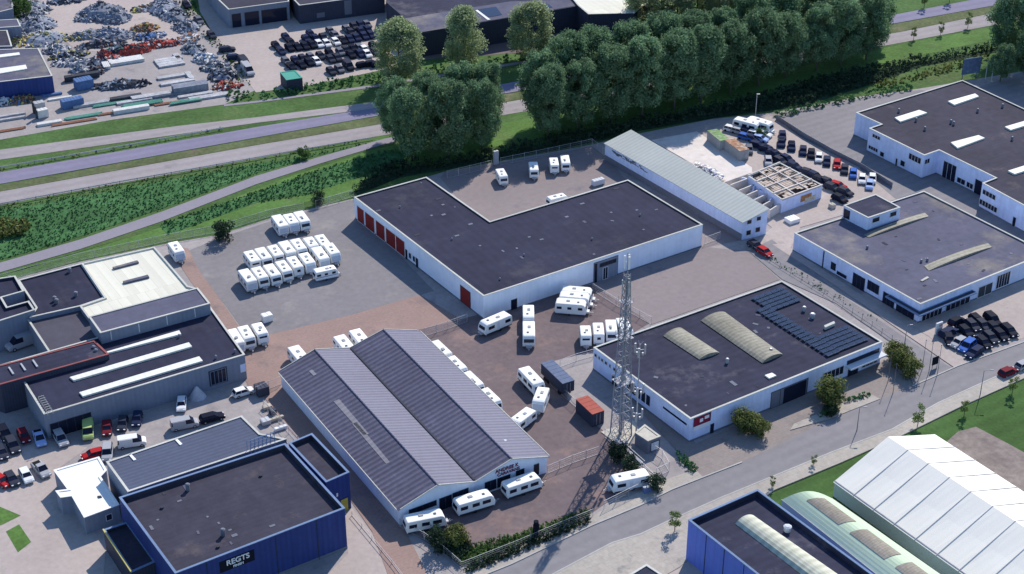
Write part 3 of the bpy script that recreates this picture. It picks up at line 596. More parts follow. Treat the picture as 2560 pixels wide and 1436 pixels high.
B = building('raised_hall', 'raised block with weathered grey flat roof behind the hall with three rooflights', [(251, 833), (525, 759), (494, 720), (222, 792)], 7.6, wallg, roofgr, trim, par=.12)
for k in range(4): opening(B, 0, 275 + k * 70, 277 + k * 70, 5.5, 7.4, framew, None, 'pilaster')
B = building('white_roof_hall', 'hall with bright white sheet roof carrying two narrow grey rooflights', [(204, 659), (262, 745), (200, 766), (222, 796), (494, 722), (470, 716), (386, 618)], 5.9, wallg, whiter, trim)
for p4 in ([(281, 668), (343, 651), (347, 655), (285, 671)], [(307, 703), (369, 687), (373, 692), (311, 707)]): on_roof(B, p4, 5.7, .35, roofgr, 'rooflight')
B = building('dark_flat_hall', 'dark bitumen roofed hall left of the bright white roof', [(45, 701), (204, 659), (262, 745), (200, 766), (75, 794), (90, 770)], 5.7, wallg, roofdk, trim)
for x, y in ((174, 680), (137, 752), (190, 740), (24, 700), (142, 758)): vent(B, x, y, 5.5, .35, .8)
B = building('link_roof_hall', 'plain dark grey roofed building between the raised block and the dark yard', [(68, 798), (122, 880), (262, 856), (225, 797), (198, 764)], 5.0, wallg, mat('mid_grey_roof', (.085, .082, .105), var=.12, fine=.5, brick=(16, 3, .1, .05)), trim)
B = building('corner_tower', 'dark flat roofed block with pale parapets at the left picture edge', [(-60, 705), (38, 690), (60, 728), (4, 744), (18, 768), (72, 753), (87, 775), (-40, 815)], 6.6, wallg, roofdk, trim, par=.5)
B = building('canopy_roof', 'long low roof with red edging running to the left picture edge', [(-40, 945), (0, 962), (272, 886), (236, 852), (-60, 930)], 6.3, walldk, roofdk2, redtrim, par=.08, base=0)
for k in range(3): on_roof(B, [(20 + k * 30, 918 - k * 9), (24 + k * 30, 917 - k * 9), (36 + k * 30, 934 - k * 9), (31 + k * 30, 935 - k * 9)], 6.2, .3, steel, 'roof_beam')
for x, y in ((234, 870), (240, 878)): vent(B, x, y, 6.2, .3, .3)

# blue building bottom left
B = building('blue_showroom', 'tall royal blue box building with dark roof and black name board', [(298, 1244), (438, 1434), (862, 1271), (713, 1109)], 8.1, wallblue, roofbr, trimbl, par=.9, plin=(.5, plinth)); BBL = B
opening(B, 1, 546, 633, 4.9, 7.0, darksign, None, 'sign_board')
a_, c_ = B['poly'][1], B['poly'][2]; u_ = c_ - a_
text('REGTS', 1.35, a_ + u_ * .27, a_ + u_ * .43, 5.9, letw, B['e'], B['c'], 0, bold=.03); text('FINISH', .6, a_ + u_ * .29, a_ + u_ * .41, 5.15, letw, B['e'], B['c'], 0)
for x, y in ((470, 1225), (558, 1338)): vent(B, x, y, 7.3, .35, 1.1)
for x, y in ((405, 1180 + 90), (545, 1368), (652, 1190)): vent(B, x, y, 7.3, .3, .2, m=framed, cap=False)
for x in (687, 790, 515): opening(B, 1, x, x + 1.5, 0, 7.9, framed, None, 'cladding_joint', depth=.06)
B = building('blue_annex', 'narrow lower blue annex on the right flank of the royal blue building', [(722, 1108), (815, 1206), (873, 1181), (780, 1084)], 7.4, wallblue, roofbr, trimbl, par=.9)
opening(B, 1, 847, 866, 0, 2.6, mat('yellow_door', (.45, .38, .08)), framed, 'door'); opening(B, 1, 838, 842, 3.6, 4.3, letw, None, 'sign')
B = building('yellow_edged_annex', 'small low annex with dark roof and yellow roof edge', [(258, 1325), (328, 1431), (389, 1404), (318, 1305)], 4.2, walldk, roofbr, trimbl, par=.5)
P_ = B['poly']; d = P_[1] - P_[0]; m_ = (P_[0] + P_[1]) / 2 - B['c']; MB().box((m_.x, m_.y, 4.28), (d.length, .22, .22), math.atan2(d.y, d.x)).build('yellow_edging', yelm, B['e'])
B = building('slate_roof_hall', 'long hall with blue grey metal roof behind the royal blue building', [(266, 1155), (320, 1230), (716, 1098), (650, 1085), (604, 1040)], 6.2, wallg, roofgrn, trim, par=.12)
for p4 in ([(322, 1137), (327, 1134), (341, 1149), (334, 1151)], [(438, 1100), (444, 1098), (456, 1110), (450, 1113)]): on_roof(B, p4, 6.1, .15, whitep, 'roof_patch')
b = MB()
for k in range(7):
    p = G(626 + k * 10, 1112 - k * 3.5, 8.2) - Vector((*B['c'], 0)); b.bar((p.x, p.y, 6.2), (p.x, p.y, 9), .06); b.bar((p.x - .8, p.y + 1.1, 6.2), (p.x - .8, p.y + 1.1, 8.2), .05); b.bar((p.x, p.y, 9), (p.x - .8, p.y + 1.1, 8.2), .05)
for z_ in (7.6, 8.3, 9):
    p, q = G(626, 1112, 8.2) - Vector((*B['c'], 0)), G(686, 1091, 8.2) - Vector((*B['c'], 0)); b.bar((p.x, p.y, z_), (q.x, q.y, z_), .07)
b.build('sign_frame', trimbl, B['e'])
B = building('white_office', 'small office with bright white roof left of the royal blue building', [(135, 1176), (170, 1224), (140, 1228), (152, 1244), (180, 1240), (211, 1294), (297, 1262), (251, 1192), (266, 1176), (247, 1143)], 3.5, wallg, whitep, whitep, par=.08, ew=.3)
opening(B, 5, 262, 277, 1.2, 2.4, glass, framew)
on_roof(B, [(243, 1240), (252, 1239), (255, 1243), (246, 1245)], 3.4, .15, framed, 'roof_patch')

# bottom right
B = building('bright_blue_hall', 'bright blue hall with deep parapet and ribbed vaulted rooflight', [(1721, 1300), (2150, 1640), (2330, 1545), (1894, 1224)], 8.0, wallblue2, roofdk2, trimbl, par=1.0)
on_roof(B, [(1838, 1310), (1888, 1292), (2330, 1600), (2270, 1640)], 7.0, 1.0, mat('cream_ribbed_rooflight', (.55, .55, .44), var=.1, stripe=(1.6, 1, .12)), 'rooflight', 1)
vent(B, 1968, 1328, 7.0, .55, .9, m=framew)
for x in (1766, 1811, 1860): opening(B, 0, x, x + 1.2, 0, 7.8, framed, None, 'cladding_joint', depth=.06)
B2 = building('vault_hall', 'narrow hall under a mint green barrel vault with tan panels', [(1955, 1250), (2330, 1545), (2440, 1500), (2080, 1247)], 4.2, tentwall, greenb, trim, par=.05)
p = B2['poly']; c = B2['c']; K = 14; a0, a1, b1, b0 = p[0] - c, p[3] - c, p[2] - c, p[1] - c
def vp(t, s, off=0.):
    q = a0.lerp(a1, t).lerp(b0.lerp(b1, t), s); n_ = (a1 - a0).normalized() * math.cos(math.pi * (1 - t)); r = 1.6
    q2 = q + (a1 - a0).normalized() * off * math.cos(math.pi * (1 - t)); return (q2.x, q2.y, 4.25 + (r + off) * math.sin(math.pi * t))
b = MB()
for k in range(K): b.face([vp(k / K, 0), vp(k / K, 1), vp((k + 1) / K, 1), vp((k + 1) / K, 0)])
b.face([vp(k / K, 0) for k in range(K + 1)]); b.face([vp(k / K, 1) for k in range(K + 1)])
b.build('vault_roof', greenb, B2['e'], smooth=False)
for s0, s1 in ((.07, .30), (.375, .61), (.68, .91)):
    b = MB()
    for k in range(4, 9): b.face([vp(k / K, s0, .06), vp(k / K, s1, .06), vp((k + 1) / K, s1, .06), vp((k + 1) / K, s0, .06)])
    b.build('vault_panel', tanp, B2['e'])
# marquee
tz = 3.2; A0, A1, Bq = G(2087, 1203, tz), G(2395, 1423, tz), G(2334, 1087, tz)
dv = (A1 - A0); dv = dv * 1.35; A1 = A0 + dv; B0, B1 = Bq, Bq + dv; R0, R1 = (A0 + B0) / 2, (A1 + B1) / 2; tr = zfit(R0, 1092); print('tent ridge', tr)
e = empty('marquee', (A0.x, A0.y, 0)); tag(e, 'large white gabled marquee with grey seams on the lawn', 'tent')
def tl(p, z): return Vector((p.x - A0.x, p.y - A0.y, z))
b = MB(); b.face([tl(A0, 0), tl(A1, 0), tl(A1, tz), tl(A0, tz)]); b.face([tl(B0, 0), tl(B1, 0), tl(B1, tz), tl(B0, tz)])
for u_, v_, w_ in ((A0, R0, B0), (A1, R1, B1)): b.face([tl(u_, 0), tl(w_, 0), tl(w_, tz), tl(v_, tr), tl(u_, tz)])
b.build('side_wall', tentwall, e)
nb = 8
for s0, s1, r0, r1 in ((A0, A1, R0, R1), (B0, B1, R0, R1)):
    b = MB(); q = MB(); ou = (s0 - r0) * .03
    for k in range(nb):
        for j in range(4): # slight sag between the frames
            t0, t1 = (k + j / 4) / nb, (k + (j + 1) / 4) / nb; g0, g1 = -.10 * math.sin(math.pi * j / 4), -.10 * math.sin(math.pi * (j + 1) / 4)
            b.face([tl(s0.lerp(s1, t0) + ou, tz - .08), tl(s0.lerp(s1, t1) + ou, tz - .08), tl(s0.lerp(s1, t1).lerp(r0.lerp(r1, t1), .5), (tz + tr) / 2 + g1), tl(s0.lerp(s1, t0).lerp(r0.lerp(r1, t0), .5), (tz + tr) / 2 + g0)])
            b.face([tl(s0.lerp(s1, t0).lerp(r0.lerp(r1, t0), .5), (tz + tr) / 2 + g0), tl(s0.lerp(s1, t1).lerp(r0.lerp(r1, t1), .5), (tz + tr) / 2 + g1), tl(r0.lerp(r1, t1), tr), tl(r0.lerp(r1, t0), tr)])
        if k: q.bar(tl(s0.lerp(s1, k / nb) + ou, tz + .0), tl(r0.lerp(r1, k / nb), tr + .04), .055)
    b.build('roof_fabric', tentm, e); q.build('roof_seam', tentseam, e)
b = MB(); b.bar(tl(A0, tz + .02), tl(A1, tz + .02), .12); b.build('eave_beam', steeld, e)
# corner bits at the bottom edge
B = building('dark_kiosk', 'small dark flat roofed hut at the bottom picture edge', [(1552, 1450), (1616, 1411), (1660, 1440), (1600, 1490)], 3.0, walldk, roofdk2, trim, par=.1)
e_ = G(2560, 1440, 0); b = MB(); K = 8
for k in range(K): 
    a_, c_ = math.pi * k / K, math.pi * (k + 1) / K; b.face([(0, -3 * math.cos(a_), 3 * math.sin(a_)), (14, -3 * math.cos(a_), 3 * math.sin(a_)), (14, -3 * math.cos(c_), 3 * math.sin(c_)), (0, -3 * math.cos(c_), 3 * math.sin(c_))])
b.face([(0, -3 * math.cos(math.pi * k / K), 3 * math.sin(math.pi * k / K)) for k in range(K + 1)]); b.face([(14, -3 * math.cos(math.pi * k / K), 3 * math.sin(math.pi * k / K)) for k in range(K + 1)])
o = b.build('arched_tent', mat('pale_blue_fabric', (.45, .52, .68), var=.06)); o.location = (e_.x, e_.y - 1.5, 0); o.rotation_euler.z = rad(31.5); tag(o, 'pale blue arched tent at the bottom right picture corner', 'tent')

# far side buildings
B = building('blue_depot', 'low blue depot with grey roof and two white rooflight strips at the left edge', [(-120, 214), (0, 205), (131, 190), (96, 121), (-120, 128)], 5.0, wallblue, roofgr, trim, par=.05)
on_roof(B, [(-20, 139), (48, 131), (50, 137), (-20, 146)], 4.95, .25, skyl, 'rooflight'); on_roof(B, [(-20, 174), (64, 162), (68, 172), (-20, 187)], 4.95, .25, skyl, 'rooflight')
B = building('corner_shed', 'pale grey roofed shed in the top left corner', [(-80, 50), (32, 22), (30, -20), (-80, -20)], 5, wallg, roofgr, trim, par=.05)
B = building('small_red_roof_shed', 'small shed with brown roof beside the blue depot', [(-60, 118), (30, 116), (18, 76), (-60, 78)], 4.2, wallg, roofbr, trim, par=.05)
B = building('grey_shed', 'grey shed roof just behind the brown roofed shed', [(-60, 74), (52, 66), (44, 48), (-60, 54)], 4.6, wallg, roofgr, trim, par=.05)
B = building('loading_depot', 'dark depot with open loading bays at the top edge', [(546, 0), (571, 24), (722, 4), (722, -90), (500, -60)], 5.6, wallg, roofbr, trim, par=.1)
for x0, x1 in ((610, 645), (652, 715), (578, 600)): opening(B, 1, x0, x1, 0, 4.0, glass, framed, 'loading_door')
B = building('loading_depot', 'second dark depot with a pale pillar beside the car lot', [(733, -2), (748, 14), (960, -14), (960, -110), (700, -90)], 5.6, walldk, roofbr, trim, par=.1)
opening(B, 1, 860, 878, 1.0, 5.2, plinth, None, 'pillar'); opening(B, 1, 790, 810, 1.2, 2.6, plinth, None, 'sign')
B = building('long_warehouse', 'long black warehouse with a lower grey roof strip behind the poplars', [(965, 5), (1053, 82), (1443, 16), (1405, -30), (1290, -60), (980, -60)], 7.0, walldk, roofdk2, trimdk, par=.15)
on_roof(B, [(1013, 46), (1053, 81), (1443, 14), (1440, -2), (1275, 4)], 7.0, .12, roofgr, 'roof_strip'); on_roof(B, [(1186, 25), (1240, 17), (1255, 37), (1222, 43)], 7.1, .1, pvm, 'roof_panel')
on_roof(B, [(1343, 10), (1365, 6), (1381, 18), (1358, 22)], 7.1, .1, pvm, 'roof_panel'); on_roof(B, [(1188, 26), (1194, 25), (1226, 49), (1219, 50)], 7.15, .12, skyl, 'roof_strip')
B = building('white_roof_warehouse', 'black warehouse under a bright crooked white metal roof at the top edge', [(1445, 14), (1471, 36), (1586, 33), (1640, -10), (1593, -60), (1400, -40)], 7.6, walldk, whiter, trim, par=.05)
opening(B, 1, 1478, 1560, 1.4, 2.6, plinth, framed, bars=5)
B = building('tarp_shed', 'black hut with turquoise roof at the edge of the car lot', [(700, 181), (716, 201), (756, 195), (738, 176)], 3.4, walldk, tarp, tarp, par=.05, ew=.1)

# ------------------------------------------------------------ caravans
def loft(b, profs, ys, m=0):
    """outline in x/z repeated at several y positions, ends capped"""
    n = len(profs[0]); base = len(b.v)
    for pr, y in zip(profs, ys): b.v += [(x, y, z) for x, z in pr]
    for k in range(len(ys) - 1):
        for i in range(n):
            j = (i + 1) % n; b.f.append([base + k * n + i, base + k * n + j, base + (k + 1) * n + j, base + (k + 1) * n + i]); b.m.append(m)
    b.f.append([base + i for i in range(n)][::-1]); b.m.append(m); b.f.append([base + (len(ys) - 1) * n + i for i in range(n)]); b.m.append(m)
def caravan(L=5.6, W=2.25, H=2.62, front='wide', sides=3, awn=False, tall=False, stripe=None, hatch=(-.6, .1)):
    r = empty('caravan', (0, 0, -50)); r['category'] = 'caravan'; x1 = L / 2
    pr = [(-x1 + .12, .42), (-x1 - .02, .8), (-x1 - .04, 1.5), (-x1 + .12, H - .22), (-x1 + .32, H - .03), (-x1 + .7, H), (x1 - .9, H), (x1 - .5, H - .12), (x1 - .22, H - .5), (x1 + .02, 1.35), (x1 + .05, .8), (x1 - .12, .42)]
    if tall: pr[6:10] = [(x1 - .35, H), (x1 - .12, H - .12), (x1 - .05, H - .5), (x1 + .02, 1.35)]
    def sh(d, e): return [(x * (1 - e), z - (d if z > H - .6 else 0)) for x, z in pr]
    b = MB(); loft(b, [sh(.14, .02), sh(.04, .005), sh(0, 0), sh(0, 0), sh(.04, .005), sh(.14, .02)], [-W / 2, -W / 2 + .07, -W / 2 + .2, W / 2 - .2, W / 2 - .07, W / 2]); b.build('body', carw, r)
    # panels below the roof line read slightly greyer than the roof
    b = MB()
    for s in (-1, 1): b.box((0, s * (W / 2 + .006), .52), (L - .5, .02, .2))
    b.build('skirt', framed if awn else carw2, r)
    if stripe: 
        b = MB()
        for s in (-1, 1): b.box((0, s * (W / 2 + .008), 1.12), (L - .35, .02, .13))
        b.build('side_stripe', stripe, r)
    def panel(z0, z1, w, m, name):
        (xa, za), (xb, zb) = pr[9], pr[8]
        f = lambda z: xa + (xb - xa) * (z - za) / (zb - za); M_ = MB(); M_.slab([(f(z0) + .01, -w / 2, z0), (f(z0) + .01, w / 2, z0), (f(z1) + .01, w / 2, z1), (f(z1) + .01, -w / 2, z1)], .025); return M_.build(name, m, r)
    if front == 'wide': panel(1.4, 2.02, 1.75, glass, 'front_window')
    elif front == 'high': panel(1.75, 2.1, 1.5, glass, 'front_window')
    elif front == 'small': panel(1.5, 2.0, .7, glass, 'front_window')
    elif front == 'triple':
        panel(1.38, 2.05, 1.95, glass, 'front_window'); panel(1.1, 1.3, 1.9, carw2, 'locker_lid')
    elif front == 'blank': panel(1.0, 2.05, 1.9, carblind, 'front_cover')
    MB().slab([(-x1 - .04, .8, 1.35), (-x1 - .04, -.8, 1.35), (-x1 + .06, -.8, 2.0), (-x1 + .06, .8, 2.0)], .03).build('rear_window', glass, r)
    xs = [(-x1 + .9, 1.0), (-.2, .8), (x1 - 1.2, .9)][:sides]
    if awn: xs = [(-x1 + 1.15, 1.3), (-.1, 1.3), (x1 - 1.55, 1.5)]; pr_ = 0
    for s in (-1, 1):
        for k, (x, wd) in enumerate(xs):
            if s == 1 and k == 1: continue
            MB().box((x, s * (W / 2 + .008), 1.68), (wd, .04, .68 if awn else .55)).build('window', glass, r)
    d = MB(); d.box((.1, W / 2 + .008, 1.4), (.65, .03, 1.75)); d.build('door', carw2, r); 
    for s in (-1, 1): MB().bar((-.25, s * (W / 2 - .25), .33), (-.25, s * (W / 2 + .01), .33), .33, k=14).build('wheel', rubber, r)
    MB().box((*hatch, H + .05), (.75, .55, .12)).build('roof_hatch', mat('hatch_plastic', (.30, .31, .33), rough=.4), r); MB().box((x1 - 1.7, -.2, H + .04), (.42, .42, .10)).build('roof_hatch', mat('hatch_plastic_dark', (.10, .11, .13), rough=.4), r)
    b = MB()
    for s in (-1, 1): b.bar((x1 - .1, s * .6, .45), (x1 + 1.15, 0, .45), .05)
    b.box((x1 + .3, 0, .62), (.5, 1.1, .35)); b.bar((x1 + .9, 0, .02), (x1 + .9, 0, .8), .05, k=6); b.box((x1 + 1.2, 0, .5), (.3, .12, .12)); b.build('drawbar', steel, r)
    return r
CV = {'wide': caravan(), 'high': caravan(L=5.3, front='high', tall=True), 'small': caravan(L=5.4, W=2.2, front='small', tall=True), 'blank': caravan(L=5.5, front='blank'), 'triple': caravan(L=6.3, W=2.4, H=2.65, front='triple', sides=3), 'long': caravan(L=6.8, W=2.4, front='wide', sides=3, awn=True),
 'wide2': caravan(L=5.9, W=2.3, H=2.55, front='wide', stripe=mat('blue_stripe', (.10, .16, .34)), hatch=(.4, -.2)), 'high2': caravan(L=5.0, W=2.2, front='high', stripe=mat('grey_stripe', (.25, .26, .29)), hatch=(-.2, .25)), 'blank2': caravan(L=6.0, W=2.3, H=2.68, front='blank', tall=True, stripe=mat('red_stripe', (.30, .07, .06)), hatch=(.9, .15))}
vn_ = [0]
def put_caravan(x, y, v, kind, label, group, z=2.5, sc=None):
    vn_[0] += 1; kind = kind + '2' if vn_[0] % 2 and kind + '2' in CV else kind
    p = G(x, y, z); place(CV[kind], (p.x, p.y, .05), heading(x, y, v), label, group, sc)
A_ = (1, 1.38)   # down-right, the direction the rows point
fr = {'wide': 'wide dark front window', 'high': 'narrow high front window', 'small': 'small square front window', 'blank': 'front covered by a pale blue panel', 'triple': 'deep wraparound front window', 'long': 'long body and dark skirt'}
g = 'caravans by the grass fence'
for k, (x, y, kd) in enumerate([(699, 553, 'blank'), (727, 548, 'blank'), (754, 542, 'wide')]): put_caravan(x, y, A_, kd, f'{("left", "middle", "right")[k]} caravan of three by the grass fence, {fr[kd]}', g)
g = 'caravans in the back row of the grey yard'
for k, (x, y, kd) in enumerate([(629, 641, 'high'), (658, 634, 'wide'), (688, 627, 'high'), (717, 619, 'blank'), (746, 612, 'wide'), (777, 606, 'high'), (806, 601, 'small')]): put_caravan(x, y, (1, 1.3), kd, f'back row caravan with {fr[kd]}, {ORD[k]} from the left', g)
g = 'caravans in the front row of the grey yard'
for k, (x, y, kd) in enumerate([(618, 690, 'blank'), (649, 683, 'wide'), (680, 676, 'wide'), (709, 667, 'wide'), (736, 656, 'small'), (767, 647, 'blank'), (800, 634, 'blank'), (829, 623, 'blank')]): put_caravan(x, y, (1, 1.3), kd, f'front row caravan with {fr[kd]}, {ORD[k]} from the left', g)
put_caravan(813, 670, (1, -.22), 'wide', 'lone white caravan parked sideways in front of the front row', 'caravans in the front row of the grey yard', sc=(.85, .9, .9))
put_caravan(440, 619, A_, 'blank', 'single white caravan in the yard corner beside the bright white roof', 'caravans standing alone')
g = 'caravans beside the grey hall'
for k, (x, y, kd) in enumerate([(586, 842, 'blank'), (615, 832, 'wide'), (649, 823, 'high')]): put_caravan(x, y, (1, 1.6), kd, f'{("left", "middle", "right")[k]} caravan of three at the grey walled hall, {fr[kd]}', g)
g = 'caravans behind the twin gabled showroom'
for k, (x, y) in enumerate([(747, 885), (861, 858), (900, 843)]): put_caravan(x, y, (1, 1.2), 'triple', ('white caravan half hidden behind the left gable of the showroom', 'white caravan peeking over the valley between the two gables', 'white caravan just left of the second gable peak')[k], g)
g = 'caravans in line along the right side of the showroom'
for k, (x, y) in enumerate([(1100, 871), (1140, 909), (1180, 948), (1224, 990)]): put_caravan(x, y, (1, .95), 'wide' if k else 'blank', f'white caravan, {ORD[k]} from the back in the line along the showroom wall', g)
g = 'caravans in the brown yard'
put_caravan(1238, 797, (-1, .42), 'long', 'white caravan parked lengthwise at the front corner of the L shaped hall', g)
put_caravan(1321, 780, (.02, 1), 'blank', 'white caravan nose down behind another one, near the hall door', g); put_caravan(1322, 824, (.02, 1), 'triple', 'white caravan nose down with dark front window, front one of the pair', g)
for k, (x, y) in enumerate([(1443, 725), (1437, 739), (1428, 756)]): put_caravan(x, y, (1, .08), 'triple', f'white caravan seen broadside, {("rear", "middle", "front")[k]} one of the stack of three by the hall entrance', g)
for k, (x, y, kd) in enumerate([(1464, 829, 'high'), (1496, 823, 'small'), (1528, 816, 'wide'), (1561, 813, 'triple')]): put_caravan(x, y, (.12, 1) if k < 3 else (.5, 1), kd, f'{ORD[k]} caravan from the left behind the solar hall, {fr[kd]}', g, sc=(.9, .95, 1))
put_caravan(1328, 940, (1, 1.05), 'long', 'white caravan with dark side stripe angled beside the tarpaulin truck', g); put_caravan(1352, 988, (-.38, 1), 'blank', 'white caravan with pale blue front pointing at the showroom', g); put_caravan(1307, 1036, (-1, .75), 'long', 'white caravan with rounded dark nose closest to the showroom eave', g, sc=(.8, .95, .9))
g = 'caravans in front of the showroom'
for x, y, v, lb in ((1061, 1290, (1, -.2), 'white caravan with dark windows at the front left corner of the showroom'), (1184, 1243, (1, -.3), 'white caravan in the middle of the showroom front'), (1304, 1200, (1, -.33), 'white caravan with a full dark window band below the maroon lettering')): put_caravan(x, y, v, 'long', lb, g)
put_caravan(1574, 1190, (-1, .2), 'long', 'white caravan in the shade beside the street fence near the mast', g)
g = 'caravans in the yard behind the L shaped hall'
for x, y, v, kd, lb in ((1254, 431, (.55, 1), 'wide', 'white caravan beside the back fence, left one of four behind the L shaped hall'), (1334, 414, (.15, 1), 'wide', 'white caravan alone in the tree shadow behind the L shaped hall'), (1385, 403, (.2, 1), 'high', 'white caravan, left of the close pair under the trees'), (1413, 397, (.2, 1), 'wide', 'white caravan, right of the close pair under the trees'), (1393, 490, (1, -.25), 'wide', 'cream caravan seen over the parapet of the L shaped hall'), (1437, 492, (1, -.25), 'small', 'low white trailer just behind the parapet of the L shaped hall')): put_caravan(x, y, v, kd, lb, g, sc=(.8, .8, .6) if 'trailer' in lb else (.85, .9, .92))
put_caravan(1868, 303, (1, .25), 'long', 'white camper with blue shade at the back of the scrap yard', 'white campers at the back of the scrap yard'); put_caravan(1900, 302, (1, .3), 'long', 'white camper right of its twin at the back of the scrap yard', 'white campers at the back of the scrap yard')

# ------------------------------------------------------------ cars and vans
CARC = {'black': (.015, .018, .032), 'dark blue': (.022, .032, .075), 'dark grey': (.040, .045, .065), 'grey': (.13, .14, .17), 'silver': (.36, .37, .40), 'white': (.72, .72, .72), 'red': (.40, .025, .03), 'dark red': (.16, .02, .03), 'blue': (.05, .13, .42), 'lime green': (.40, .50, .18), 'pale blue': (.32, .42, .68)}
def paint(c): return mat('car_paint_' + c.replace(' ', '_'), CARC[c], rough=.6, spec=.015, var=.04, fine=2)
PROTO = {}
def car(color, kind='hatch', far=False):
    key = (color, kind, far)
    if key in PROTO: return PROTO[key]
    r = empty({'hatch': 'parked_car', 'estate': 'parked_car', 'suv': 'parked_car', 'van': 'parked_van', 'pickup': 'pickup_truck'}[kind], (0, 0, -60)); r['category'] = {'van': 'van', 'pickup': 'pickup'}.get(kind, 'car')
    L, W, H = {'hatch': (4.1, 1.72, 1.45), 'estate': (4.6, 1.78, 1.45), 'suv': (4.6, 1.85, 1.68), 'van': (5.0, 1.9, 1.95), 'pickup': (5.0, 1.8, 1.7)}[kind]
    x = L / 2; hb = .95 if kind != 'van' else 1.15; p = paint(color)
    low = [(-x + .05, .3), (-x, .55), (-x + .05, hb - .12), (-x + .2, hb), (x - 1.05, hb), (x - .35, hb - .12), (x - .05, hb - .32), (x, .5), (x - .08, .3)]
    sh = lambda e, dz: [(a * (1 - e), z - (dz if z > .8 else 0)) for a, z in low]
    b = MB(); loft(b, [sh(.03, .08), sh(.005, .02), sh(0, 0), sh(0, 0), sh(.005, .02), sh(.03, .08)], [-W / 2, -W / 2 + .08, -W / 2 + .25, W / 2 - .25, W / 2 - .08, W / 2]); 
    body = b if far else None
    if not far: b.build('body', p, r)
    xr = {'hatch': (-x + .12, -x + .5, x - 1.75, x - 1.05), 'estate': (-x + .1, -x + .45, x - 1.95, x - 1.2), 'suv': (-x + .1, -x + .4, x - 1.95, x - 1.25), 'van': (-x + .05, -x + .15, x - 1.5, x - .75), 'pickup': (-.5, -.3, x - 1.9, x - 1.2)}[kind]
    g_ = b if far else MB(); wt = W / 2 - .22; n = len(g_.v); mi = 1 if far else 0
    q = [(xr[0], -W / 2 + .06, hb - .03), (xr[3], -W / 2 + .06, hb - .03), (xr[3], W / 2 - .06, hb - .03), (xr[0], W / 2 - .06, hb - .03), (xr[1], -wt, H - .04), (xr[2], -wt, H - .04), (xr[2], wt, H - .04), (xr[1], wt, H - .04)]
    g_.v += q
    for f in ((3, 2, 1, 0), (4, 5, 6, 7), (0, 1, 5, 4), (1, 2, 6, 5), (2, 3, 7, 6), (3, 0, 4, 7)): g_.f.append([n + i for i in f]); g_.m.append(mi)
    if not far: g_.build('windows', glass, r)
    h_ = b if far else MB(); h_.box(((xr[1] + xr[2]) / 2, 0, H - .02), (xr[2] - xr[1] + .06, wt * 2 + .06, .07))
    if kind == 'van': 
        for s in (-1, 1): h_.box(((xr[0] + xr[2]) / 2 - .3, s * (W / 2 - .13), (hb + H) / 2 - .04), (xr[2] - xr[0] - 1.1, .16, H - hb))
    else:
        for s in (-1, 1):
            h_.bar((xr[3] - .02, s * (W / 2 - .08), hb), (xr[2], s * wt, H - .03), .05); h_.bar((xr[0] + .02, s * (W / 2 - .08), hb), (xr[1], s * wt, H - .03), .06); h_.bar(((xr[1] + xr[2]) / 2, s * (W / 2 - .08), hb), ((xr[1] + xr[2]) / 2, s * wt, H - .03), .05)
    if not far: h_.build('roof', p, r)
    if kind == 'pickup' and not far: MB().box((-x + 1.0, 0, hb + .005), (1.5, W - .5, .03)).build('load_bed', rubber, r)
    for sx in (-x + .8, x - .85):
        for s in (-1, 1):
            wb = b if far else MB(); wb.bar((sx, s * (W / 2 - .2), .31), (sx, s * (W / 2 + .01), .31), .31, m=2 if far else 0, k=10 if far else 14)
            if not far: o = wb.build('wheel', rubber, r); MB().bar((sx, s * (W / 2 - .02), .31), (sx, s * (W / 2 + .025), .31), .17, k=10).build('rim', steel, o)
    if far: b.build('body', [p, glass, rubber], r)
    else:
        for s in (-1, 1):
            MB().box((x - .1, s * (W / 2 - .32), .66), (.16, .34, .13)).build('headlight', letw, r); MB().box((-x + .06, s * (W / 2 - .25), .78), (.1, .22, .14)).build('tail_light', redm, r)
    PROTO[key] = r; return r
def put_car(x, y, v, color, label, group, kind='hatch', far=False, sc=None, z=.7, tilt=None):
    p = G(x, y, z); o = place(car(color, kind, far), (p.x, p.y, .06), heading(x, y, v) , label, group, sc)
    if tilt is not None: o.location.z = tilt
    return o
def cname(c, kind): return c + ' ' + {'hatch': 'hatchback', 'estate': 'estate car', 'suv': 'off roader', 'van': 'van', 'pickup': 'pickup'}[kind]
# the sandy car lot at the top
rows = {'second': [(200, 455), (250, 512), (335, 478), (415, 468), (490, 462), (560, 448), (630, 440, 'white'), (705, 435, 'white'), (795, 418, 'white'), (868, 405), (935, 392), (1005, 378), (1080, 362)],
 'back': [(300, 372), (350, 425), (500, 388), (545, 340), (598, 384), (672, 374), (742, 310, 'grey'), (790, 352, 'grey'), (905, 292, 'grey'), (950, 325), (980, 264, 'dark grey'), (1045, 250), (1050, 312), (1108, 246, 'grey'), (1118, 300), (1150, 350)],
 'middle': [(300, 612, 'grey'), (352, 665), (395, 602), (455, 648), (468, 585, 'dark grey'), (532, 622), (548, 570, 'grey'), (605, 612, 'white'), (645, 558), (735, 528), (745, 592, 'dark grey'), (812, 578, 'dark grey'), (842, 520, 'grey'), (900, 498, 'dark grey'), (948, 546), (968, 484), (1040, 538), (1035, 478, 'grey'), (1110, 540, 'white'), (1085, 496, 'white'), (1170, 458), (1185, 518)],
 'front': [(750, 712), (832, 690, 'grey'), (1070, 645), (1158, 632), (1215, 640)]}
